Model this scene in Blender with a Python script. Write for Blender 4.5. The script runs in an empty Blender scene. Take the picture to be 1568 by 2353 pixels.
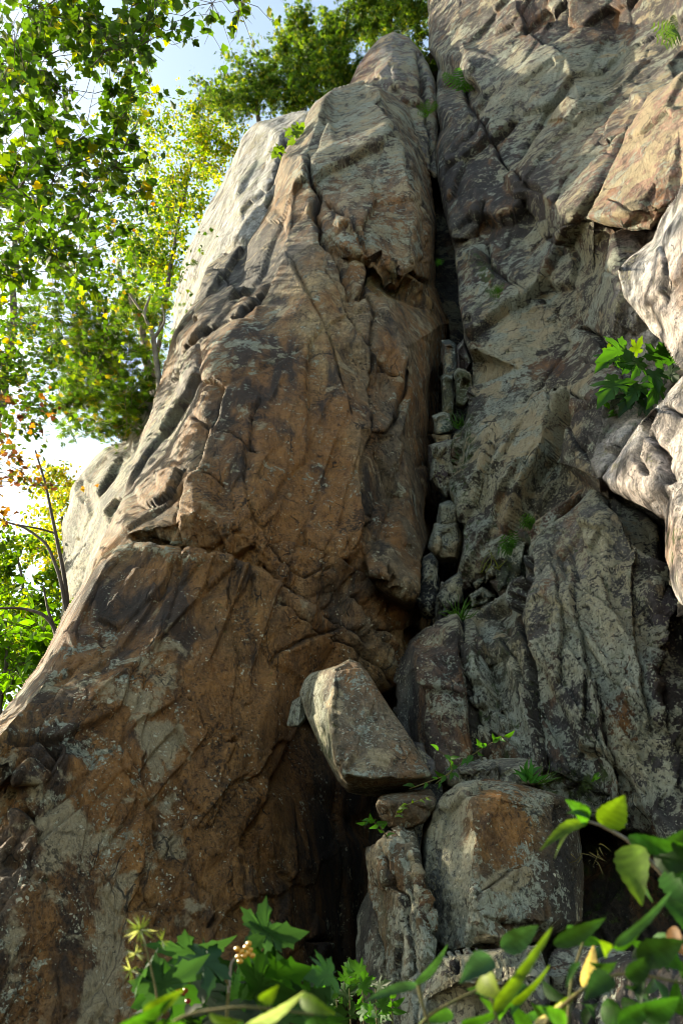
import bpy, math, random, time
import numpy as np
from mathutils import Vector, Matrix, geometry
T0 = time.time()
R = math.radians
random.seed(7); RNG = np.random.default_rng(7)
SC = bpy.context.scene
COL = SC.collection

# ------------------------------------------------------------------ camera
CAM = np.array([0.0, 0.0, 1.6]); FPX = 1882.0; PITCH = R(33.0)
cd = bpy.data.cameras.new('camera'); cam = bpy.data.objects.new('camera', cd); COL.objects.link(cam)
cam.location = CAM; cam.rotation_euler = (R(90) + PITCH, 0, 0)
cd.sensor_fit = 'VERTICAL'; cd.sensor_height = 36.0; cd.lens = 36.0 * FPX / 2352.0
cd.clip_start = 0.02; cd.clip_end = 3000
cd.dof.use_dof = True; cd.dof.focus_distance = 8.5; cd.dof.aperture_fstop = 7.0
SC.camera = cam
# ------------------------------------------------------------------ sky, sun, exposure
SUN_AZ_VEC = np.array([-0.80, 0.385, 0.52]); SUN_V = SUN_AZ_VEC / np.linalg.norm(SUN_AZ_VEC)
world = bpy.data.worlds.new('World'); SC.world = world; world.use_nodes = True
wt = world.node_tree; wt.nodes.clear()
sky = wt.nodes.new('ShaderNodeTexSky'); sky.sky_type = 'NISHITA'; sky.sun_disc = False
sky.sun_elevation = math.asin(SUN_V[2]); sky.sun_rotation = math.atan2(SUN_V[0], SUN_V[1])
sky.air_density = 1.0; sky.dust_density = 0.9; sky.ozone_density = 0.3
bg = wt.nodes.new('ShaderNodeBackground'); bg.inputs['Strength'].default_value = 0.15
wo = wt.nodes.new('ShaderNodeOutputWorld')
wt.links.new(sky.outputs[0], bg.inputs[0]); wt.links.new(bg.outputs[0], wo.inputs[0])
sl = bpy.data.lights.new('sun', 'SUN'); sl.energy = 4.5; sl.angle = R(0.55); sl.color = (1.0, 0.95, 0.88)
so = bpy.data.objects.new('sun', sl); COL.objects.link(so)
so.rotation_euler = Vector(SUN_V).to_track_quat('Z', 'Y').to_euler(); so.location = (-20, 8, 30)
SC.view_settings.view_transform = 'Standard'; SC.view_settings.look = 'None'
SC.view_settings.exposure = 1.7; SC.view_settings.gamma = 1.0; SC.view_settings.use_curve_mapping = False
SC.view_settings.use_white_balance = True; SC.view_settings.white_balance_temperature = 8200; SC.view_settings.white_balance_tint = 2
SC.render.engine = 'CYCLES'
SC.cycles.max_bounces = 6; SC.cycles.diffuse_bounces = 4; SC.cycles.transmission_bounces = 4
SC.cycles.caustics_reflective = False; SC.cycles.caustics_refractive = False
SC.cycles.use_denoising = True; SC.cycles.filter_width = 0.85; SC.cycles.denoising_prefilter = 'ACCURATE'

# ------------------------------------------------------------------ projection helpers (survey of the place: image bearing + distance)
CP, SP = math.cos(PITCH), math.sin(PITCH)
def dirs(u, v):
    a = (np.asarray(u, float) - 784.0) / FPX; b = (1176.0 - np.asarray(v, float)) / FPX
    return np.stack([a, CP - SP * b, SP + CP * b], -1)
def P(u, v, Y):
    d = dirs(u, v)
    return CAM + d * (np.asarray(Y, float) / d[..., 1])[..., None]
def dY(v): return CP - SP * (1176.0 - np.asarray(v, float)) / FPX

# ------------------------------------------------------------------ noise
def _h(ix, iy, iz, s):
    x = (ix.astype(np.int64) * 374761393 + iy.astype(np.int64) * 668265263 + iz.astype(np.int64) * 2147483647 % 1274126177 + iz.astype(np.int64) * 1103515245 + s * 974634777) & 0xffffffff
    x = ((x ^ (x >> 13)) * 1274126177) & 0xffffffff
    x = ((x ^ (x >> 16)) * 2246822519) & 0xffffffff
    return ((x ^ (x >> 15)) & 0xffffff) / float(0xffffff)
def vnoise(p, s=0):
    i = np.floor(p).astype(np.int64); f = p - i; f = f * f * f * (f * (f * 6 - 15) + 10)
    r = 0
    for dx in (0, 1):
        wx = f[..., 0] if dx else 1 - f[..., 0]
        for dy in (0, 1):
            wy = f[..., 1] if dy else 1 - f[..., 1]
            for dz in (0, 1):
                wz = f[..., 2] if dz else 1 - f[..., 2]
                r = r + wx * wy * wz * _h(i[..., 0] + dx, i[..., 1] + dy, i[..., 2] + dz, s)
    return r * 2 - 1
def fbm(p, o=4, s=0, g=0.5):
    r = 0; a = 1; t = 0
    for k in range(o):
        r = r + a * vnoise(p * (2.03 ** k) + k * 17.3, s + k); t += a; a *= g
    return r / t
def ridged(p, o=4, s=0):
    r = 0; a = 1; t = 0
    for k in range(o):
        r = r + a * (1 - 2 * np.abs(vnoise(p * (2.1 ** k) + k * 9.1, s + k))); t += a; a *= 0.55
    return r / t
def facets(p, s=0, tilt=0.35):
    """blocky fracture: per cell a tilted plane; also how close a joint is"""
    i = np.floor(p).astype(np.int64)
    d1 = np.full(p.shape[:-1], 9e9); d2 = d1.copy(); val = np.zeros(p.shape[:-1])
    for dx in (-1, 0, 1):
        for dy in (-1, 0, 1):
            for dz in (-1, 0, 1):
                c = [i[..., 0] + dx, i[..., 1] + dy, i[..., 2] + dz]
                q = np.stack([c[0] + _h(*c, s), c[1] + _h(*c, s + 1), c[2] + _h(*c, s + 2)], -1)
                e = p - q; d = (e * e).sum(-1)
                w = _h(*c, s + 3) * 2 - 1 + tilt * 2.4 * ((_h(*c, s + 4) - .5) * e[..., 0] + (_h(*c, s + 5) - .5) * e[..., 1] + (_h(*c, s + 6) - .5) * e[..., 2])
                nb = d < d1
                d2 = np.where(nb, d1, np.minimum(d2, d)); val = np.where(nb, w, val); d1 = np.where(nb, d, d1)
    return val, np.sqrt(d2) - np.sqrt(d1)
def sm(a, b, x):
    t = np.clip((x - a) / (b - a), 0, 1); return t * t * (3 - 2 * t)

def segdist(U, V, pl, closed=False, want=False):
    pl = np.asarray(pl, float)[:, :2]; n = len(pl)
    best = np.full(U.shape, 9e9); side = np.zeros(U.shape); bx = np.zeros(U.shape); by = np.zeros(U.shape); par = np.zeros(U.shape)
    for k in range(n if closed else n - 1):
        a = pl[k]; b = pl[(k + 1) % n]; e = b - a; L = e @ e + 1e-9
        t = np.clip(((U - a[0]) * e[0] + (V - a[1]) * e[1]) / L, 0, 1)
        px = a[0] + t * e[0]; py = a[1] + t * e[1]
        d = (U - px) ** 2 + (V - py) ** 2; m = d < best
        best = np.where(m, d, best); side = np.where(m, np.sign(e[0] * (V - a[1]) - e[1] * (U - a[0])), side)
        bx = np.where(m, px, bx); by = np.where(m, py, by); par = np.where(m, (k + t) / max(1, n - 1), par)
    if want: return np.sqrt(best), side, bx, by, par
    return np.sqrt(best), side
def inside(U, V, pl):
    pl = np.asarray(pl, float); r = np.zeros(U.shape, bool); n = len(pl)
    for k in range(n):
        x1, y1 = pl[k][:2]; x2, y2 = pl[(k + 1) % n][:2]
        if y1 == y2: continue
        c = ((y1 > V) != (y2 > V)) & (U < (x2 - x1) * (V - y1) / (y2 - y1) + x1)
        r ^= c
    return r
def rough_outline(pl, amp, step=14, seed=0):
    out = []; pl = np.asarray(pl, float); n = len(pl)
    for k in range(n):
        a, b = pl[k], pl[(k + 1) % n]; L = math.hypot(*(b - a)[:2]); m = max(1, int(L / step))
        for j in range(m): out.append(a + (b - a) * j / m)
    out = np.array(out); q = np.stack([out[:, 0] / 60, out[:, 1] / 60, np.full(len(out), seed * 3.7)], -1)
    out[:, 0] += amp * (fbm(q, 4, 5) * 1.6); out[:, 1] += amp * (fbm(q + 31, 4, 9) * 1.6)
    return out

# ------------------------------------------------------------------ materials
def nn(t, k, **kw):
    n = t.nodes.new(k)
    for a, b in kw.items():
        if a[0] == '_': n.inputs[a[1:].replace('_', ' ')].default_value = b
        else: setattr(n, a, b)
    return n
def mathn(t, op, a, b=None, clamp=False):
    n = t.nodes.new('ShaderNodeMath'); n.operation = op; n.use_clamp = clamp
    for i, x in enumerate((a, b)):
        if x is None: continue
        if isinstance(x, (int, float)): n.inputs[i].default_value = x
        else: t.links.new(x, n.inputs[i])
    return n.outputs[0]
def mix(t, f, a, b, bt='MIX'):
    n = t.nodes.new('ShaderNodeMix'); n.data_type = 'RGBA'; n.blend_type = bt
    for s, x in ((n.inputs[0], f), (n.inputs[6], a), (n.inputs[7], b)):
        if isinstance(x, (int, float)): s.default_value = x
        elif isinstance(x, tuple): s.default_value = (*x, 1)
        else: t.links.new(x, s)
    return n.outputs[2]
def noise(t, co, sc, det=5, rough=.6, dist=0.0):
    n = nn(t, 'ShaderNodeTexNoise'); n.inputs['Scale'].default_value = sc; n.inputs['Detail'].default_value = det
    n.inputs['Roughness'].default_value = rough; n.inputs['Distortion'].default_value = dist
    t.links.new(co, n.inputs['Vector']); return n.outputs[0]
def newmat(name):
    m = bpy.data.materials.new(name); m.use_nodes = True; m.node_tree.nodes.clear(); return m, m.node_tree
def rock_material(name, rot=(0.1, 0.16, 0)):
    m, t = newmat(name)
    geo = nn(t, 'ShaderNodeNewGeometry'); pos = geo.outputs['Position']
    at = nn(t, 'ShaderNodeAttribute', attribute_name='tint'); az = nn(t, 'ShaderNodeAttribute', attribute_name='zone'); a2 = nn(t, 'ShaderNodeAttribute', attribute_name='zone2')
    sx = nn(t, 'ShaderNodeSeparateColor'); t.links.new(az.outputs['Color'], sx.inputs[0])
    s2 = nn(t, 'ShaderNodeSeparateColor'); t.links.new(a2.outputs['Color'], s2.inputs[0])
    rust, lich, dark = sx.outputs; moss, speck, cream = s2.outputs
    mp = nn(t, 'ShaderNodeMapping', _Scale=(1.0, 1.0, 0.28), _Rotation=rot); t.links.new(pos, mp.inputs[0]); st = mp.outputs[0]
    n1 = noise(t, pos, 1.7, 8, .62); n2 = noise(t, pos, 9, 8, .7); n3 = noise(t, pos, 55, 4, .7); ns = noise(t, st, 4.2, 8, .68, .3)
    def above(n, z, k): return mathn(t, 'ADD', mathn(t, 'MULTIPLY', mathn(t, 'SUBTRACT', mathn(t, 'ADD', mathn(t, 'MULTIPLY', mathn(t, 'SUBTRACT', n, .5), 2.3), z), .5), k * .5), .5, True)
    v = mathn(t, 'ADD', mathn(t, 'MULTIPLY', mathn(t, 'SUBTRACT', n2, .5), 2.8), 1.0)
    v = mathn(t, 'MULTIPLY', v, mathn(t, 'ADD', mathn(t, 'MULTIPLY', mathn(t, 'SUBTRACT', n3, .5), 1.7), 1.0))
    v = mathn(t, 'MULTIPLY', v, mathn(t, 'ADD', mathn(t, 'MULTIPLY', mathn(t, 'SUBTRACT', ns, .5), 1.6), 1.0))
    vc = nn(t, 'ShaderNodeCombineColor')
    for i in range(3): t.links.new(v, vc.inputs[i])
    base = mix(t, 1.0, at.outputs['Color'], vc.outputs[0], 'MULTIPLY')
    # rust
    nr = noise(t, st, 2.6, 8, .64, .4)
    rc = mix(t, mathn(t, 'MULTIPLY', mathn(t, 'SUBTRACT', n2, .38), 3.5, True), (.15, .055, .015), (.50, .21, .048))
    rc = mix(t, above(n3, .52, 5), rc, (.36, .17, .06))
    base = mix(t, mathn(t, 'MULTIPLY', above(nr, rust, 5), .85), base, rc)
    # dark varnish, streaked; crack shade is painted in here too
    nd = noise(t, st, 3.4, 9, .64, .5)
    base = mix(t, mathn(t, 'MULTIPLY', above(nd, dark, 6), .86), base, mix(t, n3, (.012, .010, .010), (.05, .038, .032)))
    # lichen crusts
    nl = noise(t, pos, 5.0, 7, .64, .1); nl2 = noise(t, pos, 17, 6, .66, .3); nlbig = noise(t, pos, 1.1, 3, .5); nlc = noise(t, pos, 1.3, 3, .5)
    lc = mix(t, mathn(t, 'MULTIPLY', mathn(t, 'SUBTRACT', nlc, .42), 6, True), (.56, .50, .33), (.50, .53, .43))
    lc = mix(t, mathn(t, 'MULTIPLY', mathn(t, 'SUBTRACT', n3, .3), 1.8, True), mix(t, .55, lc, (.14, .135, .11)), lc)
    lf = above(mathn(t, 'ADD', mathn(t, 'MULTIPLY', nl, .6), mathn(t, 'ADD', mathn(t, 'MULTIPLY', nl2, .4), mathn(t, 'MULTIPLY', mathn(t, 'SUBTRACT', nlbig, .5), .5))), lich, 34)
    ncr = noise(t, pos, 42, 3, .55, .4); crumbs = above(ncr, mathn(t, 'SUBTRACT', mathn(t, 'ADD', mathn(t, 'MULTIPLY', lich, .9), mathn(t, 'MULTIPLY', mathn(t, 'SUBTRACT', nl, .5), 1.3)), .12), 30)
    holes = mathn(t, 'MULTIPLY', mathn(t, 'SUBTRACT', noise(t, pos, 30, 3, .6, .5), .56), 16, True)
    lf = mathn(t, 'MULTIPLY', mathn(t, 'MAXIMUM', lf, crumbs), mathn(t, 'SUBTRACT', 1.0, mathn(t, 'MULTIPLY', holes, .85)), True)
    base = mix(t, lf, base, lc)
    # cream crust
    nc = noise(t, pos, 2.7, 9, .62, .3)
    cf = above(nc, cream, 16)
    base = mix(t, mathn(t, 'MULTIPLY', cf, .86), base, mix(t, n3, (.34, .25, .14), (.62, .50, .32)))
    # small bright specks
    vo = nn(t, 'ShaderNodeTexVoronoi', feature='F1'); vo.inputs['Scale'].default_value = 40; wn = nn(t, 'ShaderNodeTexNoise'); wn.inputs['Scale'].default_value = 30; t.links.new(pos, wn.inputs['Vector']); wsc = nn(t, 'ShaderNodeVectorMath', operation='SCALE'); wsc.inputs['Scale'].default_value = .05; t.links.new(wn.outputs['Color'], wsc.inputs[0]); wad = nn(t, 'ShaderNodeVectorMath', operation='ADD'); t.links.new(pos, wad.inputs[0]); t.links.new(wsc.outputs[0], wad.inputs[1]); t.links.new(wad.outputs[0], vo.inputs['Vector'])
    vs = nn(t, 'ShaderNodeSeparateColor'); t.links.new(vo.outputs['Color'], vs.inputs[0])
    thr = mathn(t, 'MULTIPLY', mathn(t, 'MULTIPLY', vs.outputs[0], vs.outputs[1]), mathn(t, 'MULTIPLY', speck, mathn(t, 'MULTIPLY', mathn(t, 'SUBTRACT', nl, .45), 6.5, True)))
    sf = mathn(t, 'MULTIPLY', mathn(t, 'SUBTRACT', thr, mathn(t, 'ADD', vo.outputs['Distance'], mathn(t, 'MULTIPLY', mathn(t, 'SUBTRACT', n3, .5), .5))), 12, True)
    base = mix(t, sf, base, (.66, .60, .44))
    # pits, their shade painted in near black, and hairline joints
    npt = noise(t, pos, 34, 4, .6, .6); npq = noise(t, st, 13, 6, .6, 1.2)
    hair = mathn(t, 'MULTIPLY', mathn(t, 'SUBTRACT', .018, mathn(t, 'ABSOLUTE', mathn(t, 'SUBTRACT', npq, .5))), 60, True)
    pit = mathn(t, 'MAXIMUM', mathn(t, 'MULTIPLY', mathn(t, 'SUBTRACT', mathn(t, 'ADD', npt, mathn(t, 'MULTIPLY', mathn(t, 'SUBTRACT', n1, .5), .9)), .60), 10, True), mathn(t, 'MULTIPLY', hair, .6))
    base = mix(t, mathn(t, 'MULTIPLY', pit, .72), base, (.012, .010, .009))
    # fracture lines: two nets of thin dark joints
    wv_ = nn(t, 'ShaderNodeVectorMath', operation='SCALE'); nw = nn(t, 'ShaderNodeTexNoise'); nw.inputs['Scale'].default_value = 2.2; nw.inputs['Detail'].default_value = 5; t.links.new(pos, nw.inputs['Vector']); t.links.new(nw.outputs['Color'], wv_.inputs[0]); wv_.inputs['Scale'].default_value = .32
    wa = nn(t, 'ShaderNodeVectorMath', operation='ADD'); t.links.new(st, wa.inputs[0]); t.links.new(wv_.outputs[0], wa.inputs[1])
    jl = None
    for sc_, wd_ in ((1.7, .014), (5.2, .030)):
        vj = nn(t, 'ShaderNodeTexVoronoi', feature='DISTANCE_TO_EDGE'); vj.inputs['Scale'].default_value = sc_; t.links.new(wa.outputs[0], vj.inputs['Vector'])
        q_ = mathn(t, 'MULTIPLY', mathn(t, 'SUBTRACT', wd_, vj.outputs['Distance']), 1.6 / wd_, True)
        q_ = mathn(t, 'MULTIPLY', q_, mathn(t, 'MULTIPLY', mathn(t, 'SUBTRACT', noise(t, pos, sc_ * .8, 3, .6), .535), 9, True))
        jl = q_ if jl is None else mathn(t, 'MAXIMUM', jl, q_)
    base = mix(t, mathn(t, 'MULTIPLY', jl, .85), base, (.010, .008, .007)); pit = mathn(t, 'MAXIMUM', pit, jl)
    # moss
    nm = noise(t, pos, 11, 7, .7)
    base = mix(t, above(nm, moss, 7), base, mix(t, n3, (.018, .035, .006), (.09, .13, .02)))
    bs = nn(t, 'ShaderNodeBsdfPrincipled'); t.links.new(base, bs.inputs['Base Color'])
    bs.inputs['Roughness'].default_value = .72; bs.inputs['Specular IOR Level'].default_value = .35
    b1 = nn(t, 'ShaderNodeBump', _Strength=1.0, _Distance=.11); nb = noise(t, st, 16, 10, .72, .4); t.links.new(nb, b1.inputs['Height'])
    b2 = nn(t, 'ShaderNodeBump', _Strength=1.0, _Distance=.022)
    hh = mathn(t, 'SUBTRACT', mathn(t, 'ADD', n3, mathn(t, 'MULTIPLY', lf, .6)), pit); t.links.new(hh, b2.inputs['Height'])
    t.links.new(b1.outputs[0], b2.inputs['Normal']); t.links.new(b2.outputs[0], bs.inputs['Normal'])
    o = nn(t, 'ShaderNodeOutputMaterial'); t.links.new(bs.outputs[0], o.inputs[0])
    return m
ROCK = rock_material('rock_upright_grain'); ROCK_D = rock_material('rock_slanting_grain', (0.1, -.85, 0))

def leaf_material(name, trans=.5, gloss=.22):
    m, t = newmat(name)
    at = nn(t, 'ShaderNodeAttribute', attribute_name='leafcol'); geo = nn(t, 'ShaderNodeNewGeometry')
    n = noise(t, geo.outputs['Position'], 30, 4)
    oi = nn(t, 'ShaderNodeObjectInfo')
    c = mix(t, mathn(t, 'MULTIPLY', n, .5), at.outputs['Color'], mix(t, .6, at.outputs['Color'], (.02, .04, .004)))
    di = nn(t, 'ShaderNodeBsdfPrincipled'); t.links.new(c, di.inputs['Base Color'])
    di.inputs['Roughness'].default_value = .55; di.inputs['Specular IOR Level'].default_value = gloss
    tr = nn(t, 'ShaderNodeBsdfTranslucent')
    tc = mix(t, 1.0, c, (1.95, 1.9, .7), 'MULTIPLY'); t.links.new(tc, tr.inputs[0])
    ms = nn(t, 'ShaderNodeMixShader'); ms.inputs[0].default_value = trans
    t.links.new(di.outputs[0], ms.inputs[1]); t.links.new(tr.outputs[0], ms.inputs[2])
    o = nn(t, 'ShaderNodeOutputMaterial'); t.links.new(ms.outputs[0], o.inputs[0]); return m
LEAF = leaf_material('leaf_tissue')
def bark_material(name, a, b, sc=12):
    m, t = newmat(name); geo = nn(t, 'ShaderNodeNewGeometry')
    mp = nn(t, 'ShaderNodeMapping', _Scale=(1, 1, .3)); t.links.new(geo.outputs['Position'], mp.inputs[0])
    n = noise(t, mp.outputs[0], sc, 8, .7); c = mix(t, mathn(t, 'MULTIPLY', mathn(t, 'SUBTRACT', n, .35), 3, True), a, b)
    bs = nn(t, 'ShaderNodeBsdfPrincipled', _Roughness=.85); t.links.new(c, bs.inputs['Base Color'])
    bu = nn(t, 'ShaderNodeBump', _Strength=.8, _Distance=.02); t.links.new(n, bu.inputs['Height']); t.links.new(bu.outputs[0], bs.inputs['Normal'])
    o = nn(t, 'ShaderNodeOutputMaterial'); t.links.new(bs.outputs[0], o.inputs[0]); return m
BARK = bark_material('bark', (.03, .022, .016), (.12, .095, .07))
DEADWOOD = bark_material('pale_dead_wood', (.12, .09, .07), (.34, .28, .22))
STEM = bark_material('green_stem', (.06, .08, .015), (.16, .10, .03), 40)
SOIL = bark_material('forest_soil', (.018, .013, .008), (.07, .05, .03), 5)

# ------------------------------------------------------------------ object helpers
def tag(o, label=None, cat=None, group=None, kind=None):
    if label: o['label'] = label
    if cat: o['category'] = cat
    if group: o['group'] = group
    if kind: o['kind'] = kind
    return o
def mesh_np(name, V, F, mat, attrs=None, smooth=False, parent=None, origin=None):
    V = np.asarray(V, float)
    if origin is None: org = np.array([V[:, 0].mean(), V[:, 1].mean(), V[:, 2].min()])
    else: org = np.asarray(origin, float)
    me = bpy.data.meshes.new(name)
    F = np.asarray(F, np.int64); k = F.shape[1]
    me.vertices.add(len(V)); me.vertices.foreach_set('co', (V - org).astype(np.float32).ravel())
    me.loops.add(F.size); me.loops.foreach_set('vertex_index', F.ravel().astype(np.int32))
    me.polygons.add(len(F)); me.polygons.foreach_set('loop_start', (np.arange(len(F)) * k).astype(np.int32))
    me.polygons.foreach_set('loop_total', np.full(len(F), k, np.int32))
    if smooth: me.polygons.foreach_set('use_smooth', np.ones(len(F), bool))
    me.update(calc_edges=True)
    for n_, a in (attrs or {}).items():
        at = me.color_attributes.new(n_, 'FLOAT_COLOR', 'POINT'); c = np.ones((len(V), 4), np.float32); c[:, :3] = a
        at.data.foreach_set('color', c.ravel())
    me.materials.append(mat)
    o = bpy.data.objects.new(name, me); COL.objects.link(o); o.location = org
    if parent is not None:
        o.parent = parent; o.location = org - np.array(parent.location)
    return o
def empty(name, loc):
    o = bpy.data.objects.new(name, None); COL.objects.link(o); o.location = loc; o.empty_display_size = .1; return o

# ------------------------------------------------------------------ rock builder
def rock(name, outline, mat=None, pts=(), ridges=(), cracks=(), step=3.0, roll=(16, .35), rough=4, thick=1.2, seed=0,
         big=(.10, 1.1), blk=(.07, .9), blk2=(.025, .28), strata=(.03, 5.0), axis=(0.25, 0.1, 1.0), stretch=2.2, fine=.012, blur=1,
         tint=(.13, .10, .075), tint2=None, zone=(.4, .45, .35), zone2=(.1, .5, .2), blobs=(), mossy=(), top_cap=None, steps=()):
    ol = rough_outline([o[:2] for o in outline], rough, seed=seed) if rough else np.array([o[:2] for o in outline], float)
    # coarse facets from surveyed points
    cv = []; ce = []; cq = []
    def addpt(p):
        for i, c in enumerate(cv):
            if abs(c[0] - p[0]) < .5 and abs(c[1] - p[1]) < .5: return i
        cv.append((float(p[0]), float(p[1]))); cq.append(float(dY(p[1]) / p[2])); return len(cv) - 1
    ids = [addpt(p) for p in outline]; ce += [(ids[i], ids[(i + 1) % len(ids)]) for i in range(len(ids))]
    for r in ridges:
        q = [addpt(p) for p in r]; ce += [(q[i], q[i + 1]) for i in range(len(q) - 1) if q[i] != q[i + 1]]
    for p in pts: addpt(p)
    rv, re, rf, ov, _, _ = geometry.delaunay_2d_cdt([Vector(c) for c in cv], ce, [], 0, 1e-4)
    A = np.array([cv[i] for i in range(len(cv))]); Q = np.array(cq)
    qv = []
    for k, v_ in enumerate(rv):
        if ov[k]: qv.append(Q[ov[k][0]])
        else:
            d = np.hypot(A[:, 0] - v_[0], A[:, 1] - v_[1]) + 1e-3; w = d ** -3; qv.append((Q * w).sum() / w.sum())
    u0, v0 = ol.min(0) - step; u1, v1 = ol.max(0) + step
    nu = int((u1 - u0) / step) + 2; nv = int((v1 - v0) / step) + 2
    U, V = np.meshgrid(u0 + np.arange(nu) * step, v0 + np.arange(nv) * step)
    q = np.full(U.shape, np.nan)
    for f in rf:
        a, b, c = (rv[i] for i in f); det = (b[1] - c[1]) * (a[0] - c[0]) + (c[0] - b[0]) * (a[1] - c[1])
        if abs(det) < 1e-9: continue
        x0 = max(0, int((min(a[0], b[0], c[0]) - u0) / step)); x1 = min(nu, int((max(a[0], b[0], c[0]) - u0) / step) + 2)
        y0 = max(0, int((min(a[1], b[1], c[1]) - v0) / step)); y1 = min(nv, int((max(a[1], b[1], c[1]) - v0) / step) + 2)
        uu = U[y0:y1, x0:x1]; vv = V[y0:y1, x0:x1]
        l1 = ((b[1] - c[1]) * (uu - c[0]) + (c[0] - b[0]) * (vv - c[1])) / det; l2 = ((c[1] - a[1]) * (uu - c[0]) + (a[0] - c[0]) * (vv - c[1])) / det; l3 = 1 - l1 - l2
        m = (l1 > -1e-6) & (l2 > -1e-6) & (l3 > -1e-6)
        val = l1 * qv[f[0]] + l2 * qv[f[1]] + l3 * qv[f[2]]
        sub = q[y0:y1, x0:x1]; sub[m] = val[m]
    ins = inside(U, V, ol)
    for _ in range(60):                       # grow values outwards past the hull
        nanm = np.isnan(q)
        if not (nanm & ins).any() and _ > 3: break
        pad = np.pad(q, 1, constant_values=np.nan)
        st = np.stack([pad[:-2, 1:-1], pad[2:, 1:-1], pad[1:-1, :-2], pad[1:-1, 2:]])
        cnt = (~np.isnan(st)).sum(0); s_ = np.nansum(st, 0)
        g = nanm & (cnt > 0); q[g] = s_[g] / cnt[g]
    q = np.where(np.isnan(q), np.nanmean(q), q)
    for _ in range(blur):
        p_ = np.pad(q, 1, mode='edge'); q = (p_[:-2, 1:-1] + p_[2:, 1:-1] + p_[1:-1, :-2] + p_[1:-1, 2:] + 2 * q) / 6
    # cells and snapped rim
    cu = (U[:-1, :-1] + U[1:, 1:]) / 2; cvv = (V[:-1, :-1] + V[1:, 1:]) / 2
    cell = inside(cu, cvv, ol)
    used = np.zeros(U.shape, bool); used[:-1, :-1] |= cell; used[1:, :-1] |= cell; used[:-1, 1:] |= cell; used[1:, 1:] |= cell
    full = np.ones(U.shape, bool); full[0] = full[-1] = False; full[:, 0] = full[:, -1] = False
    full[1:-1, 1:-1] = cell[:-1, :-1] & cell[1:, :-1] & cell[:-1, 1:] & cell[1:, 1:]
    rim = used & ~full
    idx = np.full(U.shape, -1); idx[used] = np.arange(used.sum())
    uu = U[used].copy(); vv = V[used].copy(); qq = q[used].copy(); rm = rim[used]
    dist, side, bx, by, par = segdist(uu, vv, ol, True, True)
    uu[rm] = bx[rm]; vv[rm] = by[rm]; dist[rm] = 0
    Y = dY(vv) / qq
    w, h = roll
    if h: e = np.clip(1 - dist / w, 0, 1); Y = Y + h * (1 - np.sqrt(1 - e * e * .999))
    pos = P(uu, vv, Y)
    # normals of the base grid
    G = np.zeros(U.shape + (3,)); G[:] = P(U, V, dY(V) / q); G[used] = pos
    gx = np.gradient(G, axis=1); gy = np.gradient(G, axis=0); N = np.cross(gx, gy); N /= np.linalg.norm(N, axis=-1, keepdims=True) + 1e-12
    N = N[used]; tocam = CAM - pos; sgn = np.sign((N * tocam).sum(-1)); N *= sgn[:, None]
    hx = np.linalg.norm(gx, axis=-1)[used] ; hy = np.linalg.norm(gy, axis=-1)[used]; hh_ = np.maximum(hx, hy)
    def bl(wl): return np.clip(wl / (3.2 * hh_) - .5, 0, 1)
    # fracture frame
    ax = np.array(axis, float); ax /= np.linalg.norm(ax); b1 = np.cross(ax, (0.3, 1, 0)); b1 /= np.linalg.norm(b1); b2 = np.cross(ax, b1)
    L = np.stack([pos @ b1, pos @ b2, pos @ ax / stretch], -1)
    wp = np.stack([fbm(pos * 1.3 + 5, 3, 11), fbm(pos * 1.3 + 15, 3, 12), fbm(pos * 1.3 + 25, 3, 13)], -1)
    disp = big[0] * fbm(L / big[1] + seed, 2, 20 + seed) * 1.3
    f1, j1 = facets((L + wp * .07) / blk[1] + seed * 3.1, 30 + seed, .45)
    disp = disp + (blk[0] * 1.9 * f1 - blk[0] * .5 * np.exp(-(j1 / .03) ** 2)) * bl(blk[1] * .35)
    f2, j2 = facets((L + wp * .04) / blk2[1] + seed * 1.7, 50 + seed, .6)
    patch = sm(-.25, .25, fbm(pos * .9 + 40, 3, 60 + seed))
    disp = disp + (blk2[0] * 2.2 * f2 * (.3 + patch) - blk2[0] * .9 * patch * np.exp(-(j2 / .05) ** 2)) * bl(blk2[1] * .35)
    if strata[0]:
        for fr_, am_, sd_ in ((1.0, 1.0, 70), (2.7, .45, 75)):
            c_ = pos @ b1 * strata[1] * .45 * fr_ + .55 * fbm(np.stack([pos @ b1, pos @ b2, pos @ ax * .3], -1) * 1.1, 3, sd_) * fr_ ** .5
            ci_ = np.floor(c_); sf_ = c_ - ci_; hgt = _h(ci_.astype(np.int64), np.floor(pos @ ax / 1.1 + 3 * _h(ci_.astype(np.int64), ci_.astype(np.int64) * 0, ci_.astype(np.int64) * 0, 7)).astype(np.int64), ci_.astype(np.int64) * 0 + sd_, 3)
            msk = sm(-.15, .25, fbm(pos * .8 * fr_ + 9, 3, 74 + sd_))
            disp = disp + am_ * 2.6 * strata[0] * ((1 - sf_) ** 1.5 - .4 + .8 * (hgt - .5)) * msk * bl(.5 / strata[1] / fr_)
    disp = disp + fine * fbm(pos * 9, 4, 80, .7) * 2.2 * bl(.06)
    crk = np.zeros(len(uu))
    wu = uu + 10 * fbm(np.stack([uu / 40, vv / 40, uu * 0 + 3], -1), 4, 90, .65); wv = vv + 10 * fbm(np.stack([uu / 40, vv / 40, uu * 0 + 8], -1), 4, 91, .65)
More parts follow.
